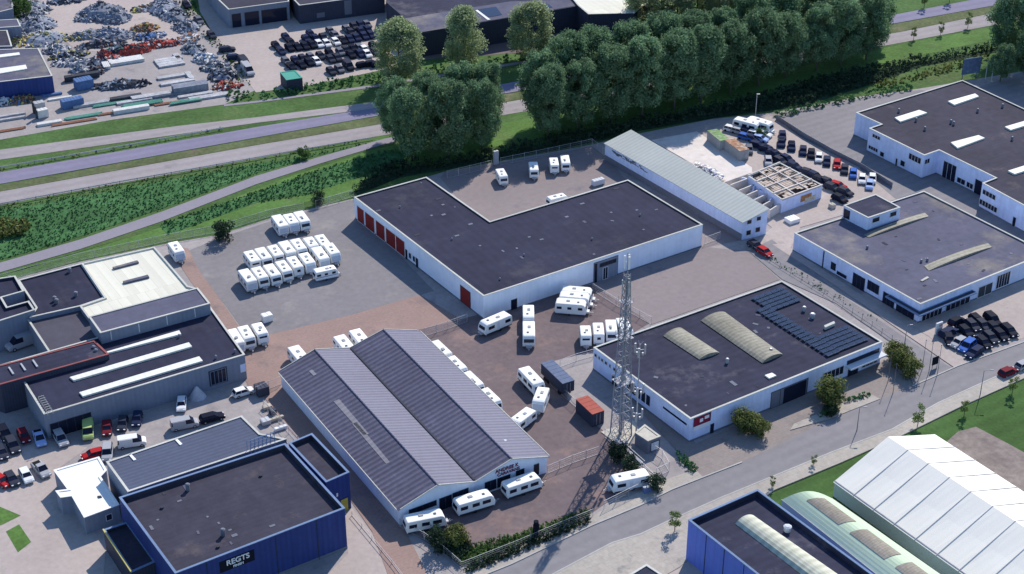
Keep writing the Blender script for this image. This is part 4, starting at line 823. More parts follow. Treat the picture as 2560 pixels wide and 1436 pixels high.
for rn, lst in rows.items():
    for k, q in enumerate(sorted(lst)):
        x, y = Z(1, 0, q[0], q[1]); c_ = q[2] if len(q) > 2 else rng.choice(['black', 'dark blue', 'dark blue', 'dark grey', 'black'])
        dirs = (1, .9) if rn != 'front' or k < 2 else (1, -.2)
        put_car(x, y, dirs, c_, f'{cname(c_, "hatch")}, {ORD[k] if k < 20 else "number " + str(k + 1)} from the left, {rn} row of the sandy car lot', 'cars on the sandy car lot', far=True)
put_car(*Z(1, 0, 920, 660), (1, .9), 'dark grey', 'dark grey van by the grass edge of the sandy car lot', 'cars on the sandy car lot', 'van', True)
for x, y, v, c_, lb in ((1985, 205, (1, 1.1), 'grey', 'grey estate car nearest the loading depot in the lane left of the car lot'), (2110, 350, (1, 1.1), 'dark grey', 'dark grey estate car with pale boot in the lane left of the car lot'), (2265, 490, (1, -.1), 'dark grey', 'dark grey estate car parked crosswise at the grass strip'), (2345, 570, (1, -.1), 'dark blue', 'dark blue estate car in front of the crosswise one'), (1860, 50, (1, 1.2), 'black', 'black estate car beside the scrap heap at the top edge')):
    put_car(*Z(0, 0, x, y), v, c_, lb, 'cars along the grass strip', 'estate', True)
for x, y in ((2440, 640), (2470, 700)): put_car(*Z(0, 0, x, y), (1, 1.2), 'dark grey' if x < 2450 else 'silver', ('dark' if x < 2450 else 'silver') + ' long van at the left edge of the sandy car lot', 'cars along the grass strip', 'van', True, (1.4, 1.1, 1.1))
# forecourt on the right
for k, (x, y, v, c_, kd) in enumerate([(1885, 330, (1, -.5), 'black', 'hatch'), (1975, 435, (1, .85), 'black', 'hatch'), (2040, 375, (1, .85), 'dark grey', 'hatch'), (2085, 320, (1, .85), 'black', 'hatch'), (2145, 372, (1, .85), 'dark grey', 'hatch'), (2240, 318, (1, .85), 'black', 'suv'), (2255, 400, (1, .85), 'black', 'hatch'), (2320, 470, (1, .85), 'black', 'hatch'), (2405, 425, (1, .85), 'black', 'estate'), (2220, 495, (1, .85), 'dark grey', 'hatch'), (2150, 545, (1, .85), 'black', 'hatch'), (1800, 440, (1, -.5), 'dark blue', 'estate'), (1805, 515, (.4, 1), 'black', 'hatch'), (1900, 545, (-1, .6), 'silver', 'hatch'), (1985, 580, (-1, .8), 'blue', 'suv'), (2060, 645, (-1, .65), 'dark blue', 'estate')]):
    nm = ['by the canopy corner, rearmost on the left', 'in the second rank, leftmost of the tight block', 'in the middle of the tight block, second rank', 'at the back of the tight block', 'behind the middle of the tight block', 'at the back right of the tight block', 'inside the tight block on the right', 'at the right end of the tight block', 'standing apart to the right of the others', 'in the front rank, right of the blue one', 'right behind the blue off roader', 'long one on the left by the canopy', 'below the long blue one on the left', 'with white bonnet at the front left', 'with orange lights beside the street', 'nearest the street kerb, pointing left'][k]
    put_car(*Z(3, 2, x, y), v, c_, f'{cname(c_, kd)} {nm}', 'cars on the forecourt by the street', kd)
put_car(*Z(3, 2, 2395, 835), (1, -.42), 'dark red', 'dark red hatchback parked on the street kerb beside the lawn', 'cars on the street'); put_car(*Z(3, 2, 2560, 765), (1, -.42), 'silver', 'silver hatchback cut by the right picture edge on the street', 'cars on the street')
# scrap yard on the right
sc_ = [(130, -10, 'dark blue'), (235, 28, 'dark blue'), (350, 70, 'dark blue'), (432, 100, 'black'), (507, 138, 'white'), (588, 175, 'dark blue'), (688, 205, 'red'), (765, 255, 'dark grey'), (850, 298, 'blue'), (938, 352, 'white'), (1012, 408, 'pale blue'), (1040, 348, 'white')]
for k, (x, y, c_) in enumerate(sc_): put_car(*Z(3, 1, x, y), (-.05, 1), c_, f'{cname(c_, "hatch")}, {ORD[k]} from the back in the single row along the asphalt edge', 'cars along the asphalt edge of the scrap yard', far=k not in (4, 6, 9))
for k, (x, y, c_, v) in enumerate([(10, 60, 'dark blue', (1, .5)), (75, 105, 'dark blue', (1, .5)), (120, 170, 'dark grey', (1, .5)), (190, 150, 'dark blue', (1, .5)), (262, 222, 'dark blue', (1, .4)), (400, 285, 'dark grey', (1, .3)), (470, 318, 'dark blue', (1, .5)), (520, 360, 'black', (1, .4)), (595, 378, 'dark grey', (1, .4)), (640, 432, 'dark grey', (1, .4)), (700, 415, 'red', (1, .3)), (770, 478, 'dark grey', (1, .4)), (715, 545, 'black', (1, .5))]):
    put_car(*Z(3, 1, x, y), v, c_, f'{"stripped " if k % 2 else ""}{cname(c_, "hatch")}, {ORD[k]} from the back in the jumbled scrap row', 'scrap cars in the jumbled row', far=True)
for k, (x, y, c_) in enumerate([(1000, 110, 'white'), (1090, 135, 'silver'), (1170, 205, 'blue'), (1245, 218, 'dark blue'), (1285, 170, 'white'), (1345, 222, 'pale blue'), (1390, 170, 'white'), (1415, 115, 'white'), (1180, 140, 'dark blue'), (1260, 120, 'dark blue'), (1330, 75, 'black'), (1310, 300, 'dark blue'), (1425, 350, 'dark blue'), (1510, 400, 'dark blue'), (1440, 495, 'silver'), (1610, 190, 'dark blue'), (1600, 265, 'dark blue'), (1720, 315, 'dark blue'), (1150, 405, 'silver'), (1210, 355, 'grey')]):
    x, y = 1620 + x / 4.786, 300 + y / 4.786; put_car(x, y, (1, .25) if k < 14 else (.1, 1), c_, f'{"crushed " if k % 3 == 0 else ""}{cname(c_, "hatch")}, {ORD[k]} of the heap between the containers and the lane', 'scrap cars heaped behind the containers', far=True)
for k, (x, y, c_) in enumerate([(1885, 612, 'dark grey'), (1908, 628, 'red')]): put_car(x + 4, y + 2, (1, .6), c_, ('dark grey wreck at the foot of the long shed', 'red wreck in front of the long shed gable')[k], 'wrecks by the long shed', far=False)
# left yard
def Q(x, y): return (x / 5.1275, 960 + y / 5.1275)
for x, y, v, c_, kd, lb in ((60, 640, (.55, 1), 'black', 'suv', 'black off roader half in shadow at the far left'), (165, 790, (.55, 1), 'dark grey', 'suv', 'dark grey off roader pointing at the camera, second from the left edge'), (20, 880, (.55, 1), 'dark grey', 'hatch', 'grey hatchback cut by the left picture edge'), (305, 665, (.5, 1), 'dark red', 'hatch', 'stripped dark red car with bare engine bay'), (505, 690, (.35, 1), 'pale blue', 'pickup', 'pale blue pickup with open dark bed'), (775, 700, (.6, 1), 'silver', 'suv', 'silver off roader with large dark roof panel'), (1130, 600, (0, 1), 'lime green', 'van', 'lime green van under the edge of the grey walled hall'), (1370, 570, (0, 1), 'dark red', 'hatch', 'dark red hatchback with pale roof beside the lime green van'), (1570, 510, (-.2, 1), 'dark grey', 'hatch', 'dark grey hatchback at the hall wall, left of two'), (1755, 450, (-.2, 1), 'dark blue', 'hatch', 'dark blue hatchback at the hall wall, right of two'), (1690, 750, (1, -.15), 'white', 'van', 'white van with side windows in the middle of the lane'), (1190, 905, (-1, .25), 'red', 'hatch', 'damaged red hatchback behind the white office'), (1375, 880, (-.1, 1), 'silver', 'suv', 'silver off roader touching the damaged red hatchback'), (335, 1175, (.6, 1), 'white', 'hatch', 'white hatchback facing the camera in the front row of three'), (150, 1220, (.7, 1), 'dark grey', 'hatch', 'dark hatchback with white rimmed roof in the front row'), (20, 1240, (1, .6), 'red', 'hatch', 'red hatchback at the left picture edge in the front row'), (525, 1090, (.9, 1), 'silver', 'pickup', 'silver pickup at the right end of the front row')):
    put_car(*Q(x, y), v, c_, lb, 'cars in the left yard', kd)
for x, y, v, c_, kd, lb in ((2425, 1035, (1, -.3), 'white', 'hatch', 'small white hatchback at the right corner of the grey walled hall'), (1810, 1160, (-.1, 1), 'white', 'hatch', 'white hatchback nose out beside the grey cone of tarpaulin'), (1840, 1360, (1, -.2), 'silver', 'van', 'silver van left of the black estate car'), (2115, 1290, (1, -.25), 'black', 'estate', 'black estate car above the slate roofed hall')):
    put_car(*Z(0, 2, x, y), v, c_, lb, 'cars along the slate roofed hall', kd)
put_car(58, 858, (-1, .35), 'silver', 'large silver van in the dark yard behind the red edged roof', 'cars in the left yard', 'van', False, (1.35, 1.1, 1.3))

# ------------------------------------------------------------ containers and yard objects
def container(x, y, v, L, W, H, top, side, name, label, cat='container', ribs=True, z0=.1):
    p = G(x, y, H); e = empty(name, (p.x, p.y, 0), heading(x, y, v)); tag(e, label, cat)
    b = MB(); b.box((0, 0, z0 + (H - z0) / 2), (L, W, H - z0 - .02))
    if ribs:
        k = int(L / .4)
        for i in range(k):
            xx = -L / 2 + (i + .5) * L / k
            for s in (-1, 1): b.box((xx, s * (W / 2 + .02), z0 + (H - z0) / 2), (.18, .05, H - z0 - .3))
    b.build('body', side, e)
    t = MB(); t.box((0, 0, H + .03), (L + .06, W + .06, .08))
    for i in range(int(L / 1.2)): t.box((-L / 2 + 1.2 * (i + .5), 0, H + .08), (.08, W, .04))
    t.build('roof', top, e)
    d = MB()
    for s in (-1, 1): d.box((L / 2 + .03, s * W / 4, z0 + (H - z0) / 2), (.05, W / 2 - .08, H - z0 - .25))
    o = d.build('door', side, e); q = MB()
    for s in (-.35, .35): q.bar((L / 2 + .09, s, z0 + .2), (L / 2 + .09, s, H - .2), .03)
    q.build('lock_bar', steel, o)
    return e
e = container(1394, 930, (1, .95), 8.0, 2.5, 3.1, mat('blue_grey_tarp', (.13, .16, .24), var=.15), walldk, 'tarpaulin_trailer', 'dark trailer with blue grey tarpaulin roof beside the brown yard fence', 'trailer', z0=.9)
for sx in (-2.6, -1.6, 2.6):
    for s in (-1, 1): MB().bar((sx, s * .95, .45), (sx, s * 1.25, .45), .45, k=12).build('wheel', rubber, e)
container(1475, 1013, (1, .92), 5.6, 2.5, 2.8, mat('faded_red_roof', (.38, .11, .085), var=.1), walldk, 'shipping_container', 'container with faded red roof between the trailer and the mast')
container(1796, 338, (1, .8), 6.4, 2.6, 2.6, mat('green_roof', (.18, .30, .12), var=.3, stain=((.3, .32, .26), .5, .5)), mat('grey_white_steel', (.34, .35, .35), var=.12), 'shipping_container', 'grey container with mossy green roof beside the white slab')
container(1842, 362, (1, .75), 7, 2.6, 2.7, mat('rusty_roof', (.36, .20, .12), var=.3, stain=((.5, .46, .42), .5, .5)), mat('grey_white_steel', (.34, .35, .35)), 'shipping_container', 'grey container with rust streaked roof next to the mossy green one')
# equipment cabin at the mast
B = building('equipment_cabin', 'concrete equipment cabin with flat cream roof at the foot of the mast', [(1588, 1082), (1620, 1103), (1651, 1091), (1612, 1062)], 2.9, plinth, concrete, concrete, par=.06)
opening(B, 1, 1628, 1648, .4, 2.2, framew, framed, 'door')
sheet('mast_slab', [(1502, 1082), (1555, 1064), (1580, 1050), (1600, 1075), (1577, 1112), (1536, 1108)], concrete, 9)
# lattice mast
steelm = mat('mast_steel', (.27, .28, .32), rough=.6, metal=.2, var=.2); mp_ = G(1552, 1088, 0); mh = 37.0
e = empty('radio_mast', (mp_.x, mp_.y, 0), rad(31)); tag(e, 'tall grey steel lattice radio mast with antennas beside the equipment cabin', 'mast')
wd = lambda z: 1.35 - .95 * min(1, z / 30)
legs = [(1, 1), (-1, 1), (-1, -1), (1, -1)]
for sx, sy in legs: MB().bar((sx * wd(0), sy * wd(0), 0), (sx * wd(mh - 4), sy * wd(mh - 4), mh - 4), (.13, .07), k=6).build('mast_leg', steelm, e)
b = MB(); z = 0
while z < mh - 5.2:
    dz = 1.9 if z < 20 else 1.3
    for k in range(4):
        (ax, ay), (bx, by) = legs[k], legs[(k + 1) % 4]; w0, w1 = wd(z), wd(z + dz)
        b.bar((ax * w0, ay * w0, z), (bx * w1, by * w1, z + dz), .05); b.bar((bx * w0, by * w0, z), (ax * w1, ay * w1, z + dz), .05); b.bar((ax * w1, ay * w1, z + dz), (bx * w1, by * w1, z + dz), .05)
    z += dz
b.build('lattice_bracing', steelm, e)
b = MB(); 
for s in (-.2, .2): b.bar((s, -.5, 0), (s, -.35, mh - 5), .03)
for k in range(90): b.bar((-.2, -.5 + .15 * k / 90, .35 * k + .3), (.2, -.5 + .15 * k / 90, .35 * k + .3), .02)
b.build('ladder', steelm, e)
MB().bar((0, 0, 0), (0, 0, mh), (.16, .06), k=8).build('cable_duct', steeld, e)
for zz in (11.5, 20.5, 27.5): 
    b = MB(); s = wd(zz) + .45
    b.box((0, 0, zz), (2 * s, 2 * s, .08)); 
    for a_, c_ in (((-s, -s), (s, -s)), ((s, -s), (s, s)), ((s, s), (-s, s)), ((-s, s), (-s, -s))): b.bar((*a_, zz + 1), (*c_, zz + 1), .03); b.bar((*a_, zz), (*a_, zz + 1), .03)
    b.build('platform', steelm, e)
for k, (zz, r_) in enumerate([(35.2, .5), (35.2, .5), (35.2, .5), (30.5, .7), (30.5, .7), (30.5, .7)]):
    a_ = k * 2.09 + .5; b = MB(); b.box((r_ * math.cos(a_), r_ * math.sin(a_), zz), (.22, .34, 2.4), a_); o = b.build('panel_antenna', letw if k < 3 else steel, e)
    MB().bar((0, 0, zz), (r_ * math.cos(a_), r_ * math.sin(a_), zz), .05).build('bracket', steel, o)
for zz, a_ in ((22.5, -1.2), (24.3, 1.0), (13, -2.2), (6.5, -.8)):
    c_, s_ = math.cos(a_), math.sin(a_); b = MB(); r0 = wd(zz) + .2; b.bar((r0 * c_, r0 * s_, zz), ((r0 + .35) * c_, (r0 + .35) * s_, zz), (.15, .55), k=14); b.build('dish_antenna', steelm, e)
def antenna_pole(x, y, h, label, heads):
    p = G(x, y, 0); e = empty('antenna_pole', (p.x, p.y, 0)); tag(e, label, 'antenna pole')
    MB().bar((0, 0, 0), (0, 0, h), (.16, .08), k=8).build('pole', steel, e)
    for zz in heads:
        for k in range(3):
            a_ = k * 2.09 + .3; b = MB(); b.box((1.0 * math.cos(a_), 1.0 * math.sin(a_), zz), (.22, .38, 1.9), a_); b.bar((0, 0, zz), (math.cos(a_), math.sin(a_), zz), .05); b.box((.6 * math.cos(a_), .6 * math.sin(a_), zz - .9), (.3, .3, .5), a_); b.build('panel_antenna', steel, e)
    b = MB(); 
    for k in range(3): b.bar((0, 0, heads[-1] + 1), (.5 * math.cos(k * 2.09), .5 * math.sin(k * 2.09), heads[-1] + 1.7), .06)
    b.build('crown_bracket', steel, e)
antenna_pole(1590, 1085, 18.8, 'slim grey antenna pole with a crown of panels right of the lattice mast', [4.2, 9.5, 17.6])
pa_, pb_ = G(1546, 1104, 1.5), G(1606, 1158, 1.5); m_ = (pa_ + pb_) / 2; d_ = pb_ - pa_; e = empty('cable_gantry', (m_.x, m_.y, 0), math.atan2(d_.y, d_.x)); tag(e, 'long low blue grey cable tray on posts between the mast and the cabin fence', 'cable tray')
MB().box((0, 0, 1.5), (d_.length, .9, .12)).build('tray', steeld, e)
for s in (-1, 1): MB().box((0, s * .48, 1.62), (d_.length, .06, .3)).build('side_rail', steel, e)
for t in (-.45, -.15, .15, .45):
    for s in (-.4, .4): MB().bar((d_.length * t, s, 0), (d_.length * t, s, 1.5), .05).build('post', steeld, e)
# street lamps and poles
def lamp(x, y, h, label, arm=1.2):
    p = G(x, y, 0); e = empty('street_lamp', (p.x, p.y, 0)); tag(e, label, 'street lamp', 'street lamps')
    MB().bar((0, 0, 0), (0, 0, h), (.09, .05), k=8).build('pole', steeld, e); MB().bar((0, 0, h), (arm, 0, h + .15), .04).build('arm', steeld, e); MB().box((arm + .2, 0, h + .13), (.6, .22, .12)).build('lamp_head', steeld, e)
lamp(2450, 990, 5.5, 'thin dark street lamp on the pavement beside the lawn'); lamp(2262, 858, 4, 'dark lamp post at the side road bend', .6); 
lamp(2142, 1078, 5, 'pale lamp post on the kerb right of the young shrubs', .8)
for k, (x, y) in enumerate([(2305, 925), (2322, 932), (2343, 938), (2220, 955), (2232, 985)]):
    p = G(x, y, 0); e = empty('flag_pole', (p.x, p.y, 0)); tag(e, f'{ORD[k]} slim pole from the left by the side road junction', 'flag pole', 'slim poles by the junction'); MB().bar((0, 0, 0), (0, 0, 6.5), (.07, .04), k=6).build('pole', steeld, e)
    MB().bar((0, 0, 6.5), (0, 0, 6.7), (.12, .03), k=8).build('finial', steeld, e)
p = G(2336, 920, 0); e = empty('info_sign', (p.x, p.y, 0), rad(31)); tag(e, 'dark roadside sign board on posts by the forecourt exit', 'sign')
MB().box((0, 0, 1.6), (1.5, .15, 1.7)).build('board', darksign, e)
for s in (-.6, .6): MB().bar((s, 0, 0), (s, 0, 1), .05).build('post', steeld, e)
# white flag masts cluster and gate
p = G(2345, 835, 0); e = empty('signpost_cluster', (p.x, p.y, 0), rad(31)); tag(e, 'white totem with small orange boards beside the black cars', 'sign'); MB().box((0, 0, 1.3), (1.6, .35, 2.6)).build('totem', framew, e); MB().box((.2, -.22, 2), (.8, .06, .4)).build('board', mat('orange_board', (.6, .22, .12)), e)
p = G(1340, 1345, 0); e = empty('dark_pillar_box', (p.x, p.y, 0)); tag(e, 'tall narrow black advertising pillar in the front hedge', 'pillar')
b = MB(); b.box((0, 0, 1.4), (.9, .45, 2.8), .5); b.build('pillar_body', darksign, e); b = MB(); b.bar((0, -.0, 2.9), (0, 0, 3.4), .42, k=12); b.build('pillar_cap', darksign, e)
p = G(1618, 1232, 0); e = empty('utility_cabinet', (p.x, p.y, 0), rad(31)); tag(e, 'small blue grey utility cabinet on the pavement by the fence corner', 'cabinet')
MB().box((0, 0, .7), (1.6, .7, 1.3)).build('cabinet_body', mat('cabinet_blue', (.13, .17, .30)), e); MB().box((0, 0, 1.4), (1.7, .8, .1)).build('cabinet_top', steel, e)
p = Z(0, 2, 1970, 1090); p = G(*p, 0); e = MB(); e.bar((0, 0, 0), (0, 0, 2.3), (1.7, .2), k=9); o = e.build('tarpaulin_cone', mat('tarp_grey', (.42, .42, .46), var=.15)); o.location = p; tag(o, 'grey cone shaped tarpaulin standing against the grey walled hall', 'tarpaulin')
# pallets and clutter between the blue building and the showroom
def crate(x, y, dims, m, name, label, cat, rz=None, group=None, z0=.08, slats=True):
    p = G(x, y, 0); e = empty(name, (p.x, p.y, z0), rad(31) if rz is None else rz); tag(e, label, cat, group)
    b = MB(); b.box((0, 0, dims[2] / 2 + .06), (dims[0], dims[1], dims[2])); b.build('body', m, e)
    b = MB(); n = max(2, int(dims[0] / .7))
    for i in range(n): b.box((-dims[0] / 2 + (i + .5) * dims[0] / n, 0, dims[2] + .09), (dims[0] / n * .7, dims[1] + .05, .05))
    b.build('top', m, e); b = MB()
    for s in (-1, 1): b.box((s * dims[0] * .35, 0, .03), (.15, dims[1], .08))
    b.build('base', steeld, e); return e
wood = mat('pale_timber', (.45, .40, .33), var=.2)
for k, (x, y, d_, m_, lb) in enumerate([(655, 985, (2.2, 2.2, 1.7), trimdk, 'dark skip beside the small white hatchback'), (668, 1022, (1.6, 1, .5), wood, 'pale pallet stack behind the slate roofed hall'), (690, 1052, (3, .5, .5), wood, 'long pale beam pile near the clinker lane'), (702, 1075, (2.4, .6, .5), letw, 'white panel stack near the clinker lane'), (664, 1060, (1.6, 1.4, .8), steel, 'grey metal crate behind the sign frame'), (682, 1035, (1.2, 1, .8), trimdk, 'small dark crate in the clutter strip')]): crate(x, y, d_, m_, 'skip' if k == 0 else 'pallet_stack', lb, 'skip' if k == 0 else 'pallet')
crate(1495, 462, (3, 1.2, 1.2), framew, 'rubble_trailer', 'white wreck parts behind the L shaped hall parapet', 'trailer'); crate(1240, 412, (1.2, .6, 3.4), steel, 'portable_loo', 'narrow tall grey frame beside the leftmost back yard caravan', 'cabinet')
crate(668, 803, (2.0, 1.5, 1.4), carw, 'box_trailer', 'small white box trailer behind the caravan trio at the grey hall', 'trailer')
crate(1980, 555, (2.8, 2.2, .8), whitep, 'pallet_stack', 'white pallet stack at the foot of the roofless shed', 'pallet'); crate(2080, 520, (1.2, 1.2, .8), concrete, 'rubble_bin', 'pale rubble bin right of the graffiti wall', 'bin')

# recycling yard top left: heaps, stacks and machines
jm = [mat('junk_blue_grey', (.22, .24, .29), var=.3), mat('junk_light', (.42, .42, .44), var=.3), mat('junk_dark', (.06, .065, .08), var=.3), mat('junk_rust', (.25, .13, .08), var=.4), mat('junk_red', (.34, .07, .055), var=.3), mat('junk_green', (.16, .38, .28), var=.2), mat('junk_blue', (.09, .16, .32), var=.2), mat('junk_white', (.60, .60, .58), var=.15), mat('junk_yellow', (.42, .38, .12), var=.2), mat('junk_orange', (.40, .20, .12), var=.2)]
def heap(x, y, rx, ry, h, cols, label, name='scrap_heap', n=150, rot=0, group='scrap heaps in the recycling yard', sz=(.25, 1.3)):
    p = G(x, y, 0); b = MB(); K = 16
    rr = [rng.uniform(.75, 1.1) for _ in range(K)]
    for i in range(K):
        a0, a1 = 2 * math.pi * i / K, 2 * math.pi * (i + 1) / K; r0, r1 = rr[i], rr[(i + 1) % K]
        q0, q1 = (rx * r0 * math.cos(a0), ry * r0 * math.sin(a0), 0), (rx * r1 * math.cos(a1), ry * r1 * math.sin(a1), 0); m0, m1 = (q0[0] * .6, q0[1] * .6, h * .6), (q1[0] * .6, q1[1] * .6, h * .62)
        b.face([q0, q1, m1, m0]); b.face([m0, m1, (0, 0, h * .85)])
    for k in range(n):
        a, r = rng.uniform(0, 6.28), math.sqrt(rng.random()); s = rng.uniform(*sz) * .75; z = h * (1 - r) * rng.uniform(.8, 1.15) + .1
        M3 = Matrix.Rotation(rng.uniform(0, 6.28), 3, 'Z') @ Matrix.Rotation(rng.gauss(0, .5), 3, 'X') @ Matrix.Rotation(rng.gauss(0, .5), 3, 'Y')
        b.box((rx * r * math.cos(a), ry * r * math.sin(a), z), (s * rng.uniform(.6, 2), s * rng.uniform(.3, 1), s * rng.uniform(.15, .7)), M=M3, m=rng.randrange(len(cols)))
    o = b.build(name, [jm[c] for c in cols]); o.location = (p.x, p.y, .04); o.rotation_euler.z = rot; return tag(o, label, 'scrap heap', group)
hp = [(1010, 150, 9, 8, 6, [0, 1, 0, 2], 'tall rounded blue grey scrap heap on the pale sand, left peak'), (1150, 190, 6, 6, 5, [0, 1, 0], 'rounded blue grey scrap heap on the pale sand, right peak'), (870, 195, 4, 3, 2.2, [0, 1, 2], 'small scrap heap left of the twin grey peaks'),
 (310, 110, 7, 10, 4, [0, 1, 2, 7], 'grey scrap bank at the top beside the green tree'), (340, 260, 8, 9, 4, [0, 1, 2, 1], 'long grey scrap bank above the blue depot'), (430, 400, 8, 7, 3.5, [0, 1, 2, 7, 8], 'mixed scrap bank right of the blue depot roof'), (190, 420, 4, 5, 2.5, [8, 1, 2, 3], 'yellowish junk pile behind the brown roofed shed'), (560, 500, 5, 4, 2.4, [1, 2, 7, 0], 'pale junk pile at the lower end of the scrap bank'),
 (900, 360, 9, 4, 3, [0, 1, 2, 8], 'dark grey scrap row in front of the sand'), (1050, 350, 7, 4, 3.2, [0, 2, 6, 1], 'scrap row with blue sheets in front of the sand'), (1180, 370, 6, 4, 2.4, [0, 1], 'flat grey sheet pile in front of the sand'), (1450, 290, 5, 3.2, 3, [9, 3, 8, 7], 'orange and rust coloured pile with a white crate'), (1500, 375, 6, 3, 2.2, [6, 1, 2], 'blue and grey pile below the orange one'), 
 (1010, 450, 9, 3, 2.6, [2, 1, 0, 3], 'dark bin row behind the red steel'), (1250, 500, 9, 3, 2.4, [2, 5, 1, 2], 'dark green hedge of scrap behind the red steel'), (1560, 460, 11, 3, 2.4, [4, 4, 2, 1], 'long red steel heap across the yard'), (1350, 520, 6, 2.6, 3.4, [4, 2, 4], 'bright red steel frame pile in the yard middle'), (1040, 560, 2.2, 3.6, 2.6, [4, 4, 2], 'upright red machine parts on the left of the yard'), (1140, 600, 2.6, 3, 1.8, [4, 2, 7], 'small red pile beside the white sheeting'),
 (700, 560, 7, 3, 2.2, [2, 0, 1, 8], 'dark skip row right of the depot roof'), (700, 630, 6, 4, 1.6, [1, 2, 7, 0], 'light junk scatter left of the yard'), (920, 640, 4, 4, 2.2, [2, 0, 1], 'dark junk pile left of the white sheeting'), (970, 720, 3, 3, 1.8, [2, 3, 0], 'low dark rust heap in the yard middle'), (790, 700, 3, 3, 2.6, [0, 7, 1], 'pointed pale machine heap beside the depot wall'),
 (1640, 90, 6, 9, 4, [0, 1, 0, 2], 'blue grey heap at the top beside the grass strip'), (1740, 170, 5, 7, 3, [0, 1, 2], 'blue grey heap lower down beside the grass strip'), (1440, 100, 5, 3, 2, [1, 2, 8, 3], 'thin timber and junk row on the sand'), (1860, 280, 5, 6, 3, [0, 1, 2], 'grey junk pile at the bend of the grass strip'), (1890, 390, 5, 3, 2.2, [7, 9, 1], 'white and orange junk at the grass strip'), (1930, 500, 4, 5, 3.4, [1, 0, 2], 'pale grey container scrap at the right of the yard'), (2040, 590, 4, 5, 2.6, [7, 0, 1, 6], 'white and blue junk along the right fence'), (2150, 680, 5, 4, 2.6, [1, 0, 2], 'grey frames along the right fence'), (2230, 770, 5, 5, 2.6, [0, 1, 2, 2], 'dark grey frames at the lower right fence'), (2260, 870, 5, 3, 2, [4, 7, 2, 9], 'red and white machine scrap at the yard corner'), (660, 20, 7, 3, 2.4, [2, 0, 1], 'dark heap at the top picture edge'), (200, 1010, 5, 3, 2.2, [3, 8, 2, 6], 'brown and blue junk below the blue depot wall'), (30, 1030, 3, 3, 1.8, [7, 1, 2], 'white junk at the left edge below the depot')]
for x, y, rx, ry, h, cols, lb in hp: heap(x / 3.989, y / 3.989, rx * .8, ry * .8, h * .62, cols, lb, n=int(70 + rx * ry * 3.4), rot=rad(20))
def stack(x, y, v, L, W, H, m, label, n=5, name='pipe_stack'):
    p = G(x / 3.989, y / 3.989, 0); e = empty(name, (p.x, p.y, .04), heading(x / 3.989, y / 3.989, v)); tag(e, label, 'pipe stack' if name == 'pipe_stack' else 'sheet stack', 'long goods in the recycling yard')
    for k in range(n):
        b = MB(); yy = -W / 2 + W * (k + .5) / n
        if name == 'pipe_stack': b.bar((-L / 2 + rng.uniform(-.4, .4), yy, H / 2), (L / 2 + rng.uniform(-.4, .4), yy, H / 2), W / n * .42, k=8); b.build('pipe', m, e)
        else: b.box((rng.uniform(-.1, .1), yy, H / 2), (L, W / n * .9, H)); b.build('sheet', m, e)
h_ = (1, -.16)
for x, y, v, L, W, H, c_, lb, nm in ((830, 1170, h_, 9, 1.6, .5, 5, 'mint green pipe stack nearest the motorway verge', 0), (1110, 1045, h_, 9, 1.4, .5, 5, 'mint green pipe stack in the second line', 0), (1420, 1055, h_, 10, 2, 1, 5, 'green pipe stack on a dark rack', 0), (1850, 1025, h_, 8, 1.6, .8, 5, 'green pipe stack with blue end on the right', 0), (740, 1225, h_, 11, 1.3, .3, 9, 'orange pipe stack nearest the motorway verge', 0), (1140, 1130, h_, 8, 1.2, .4, 9, 'orange pipe stack behind the grey boxes', 0), (1690, 1035, h_, 8, 1.2, .4, 9, 'orange pipe stack on the right', 0), (60, 1310, h_, 9, 1.3, .3, 9, 'orange pipe stack at the left picture edge', 0), (910, 1050, h_, 9, 1.5, .6, 1, 'grey beam stack right of the blue crate', 1), (1340, 1020, h_, 9, 1.3, .5, 1, 'grey beam stack between the green pipes', 1), (1510, 975, h_, 10, 2, .8, 1, 'grey beam stack behind the green rack', 1), (1690, 955, h_, 8, 1.6, .6, 0, 'slate beam stack on the right', 1), (1900, 905, h_, 9, 3, 1.8, 0, 'large grey block stack on the right', 1), (1950, 955, h_, 9, 1.4, .4, 1, 'pale beam stack in front of the large block', 1), (2080, 975, h_, 10, 2, .5, 1, 'pale beam stack at the right corner of the yard', 1), (1310, 1110, h_, 9, 1.6, 1, 7, 'white topped box row behind the verge', 1), (1260, 985, h_, 8, 1.6, .7, 2, 'black beam stack left of centre', 1), (1690, 630, h_, 7, 6, .5, 1, 'square pale sheet stack on the tiles', 1), (1770, 575, (1, .9), 4, 1.6, .5, 1, 'short pale sheet stack beside the square one', 1), (1740, 770, h_, 9, 1.6, .5, 1, 'upper pair of long pale beams on the tiles', 1), (1770, 830, h_, 9, 1.8, .5, 1, 'lower pair of long pale beams on the tiles', 1), (1890, 770, (1, 1.2), 5, 1.3, .6, 1, 'short beam beside the paired long beams', 1), (1260, 620, h_, 9, 3.5, .8, 7, 'long white sheeting below the red steel', 1), (1060, 670, (.5, 1), 4, 1.8, .8, 7, 'white folded sheeting left of the long sheeting', 1), (820, 790, h_, 9, 1.6, 1.4, 2, 'dark rack beside the depot', 1), (600, 990, h_, 6, .9, .4, 7, 'white beam in front of the depot door', 1), (520, 955, h_, 5, .9, .5, 6, 'blue beam beside the depot wall', 1), (90, 1165, h_, 8, .9, .5, 1, 'upper grey beam pair at the left edge', 1), (90, 1200, h_, 8, .9, .5, 1, 'lower grey beam pair at the left edge', 1), (495, 1240, h_, 6, 1.4, .6, 7, 'white sheet stack by the verge', 1)):
    stack(x, y, v, L, W, H, jm[c_], lb, 4, 'sheet_stack' if nm else 'pipe_stack')
heap(1210 / 3.989, 860 / 3.989, 8, 2.6, 1.8, [2, 0, 1, 2], 'oval dark scrap heap alone in the yard middle', n=160, rot=rad(12), group='scrap heaps in the recycling yard')
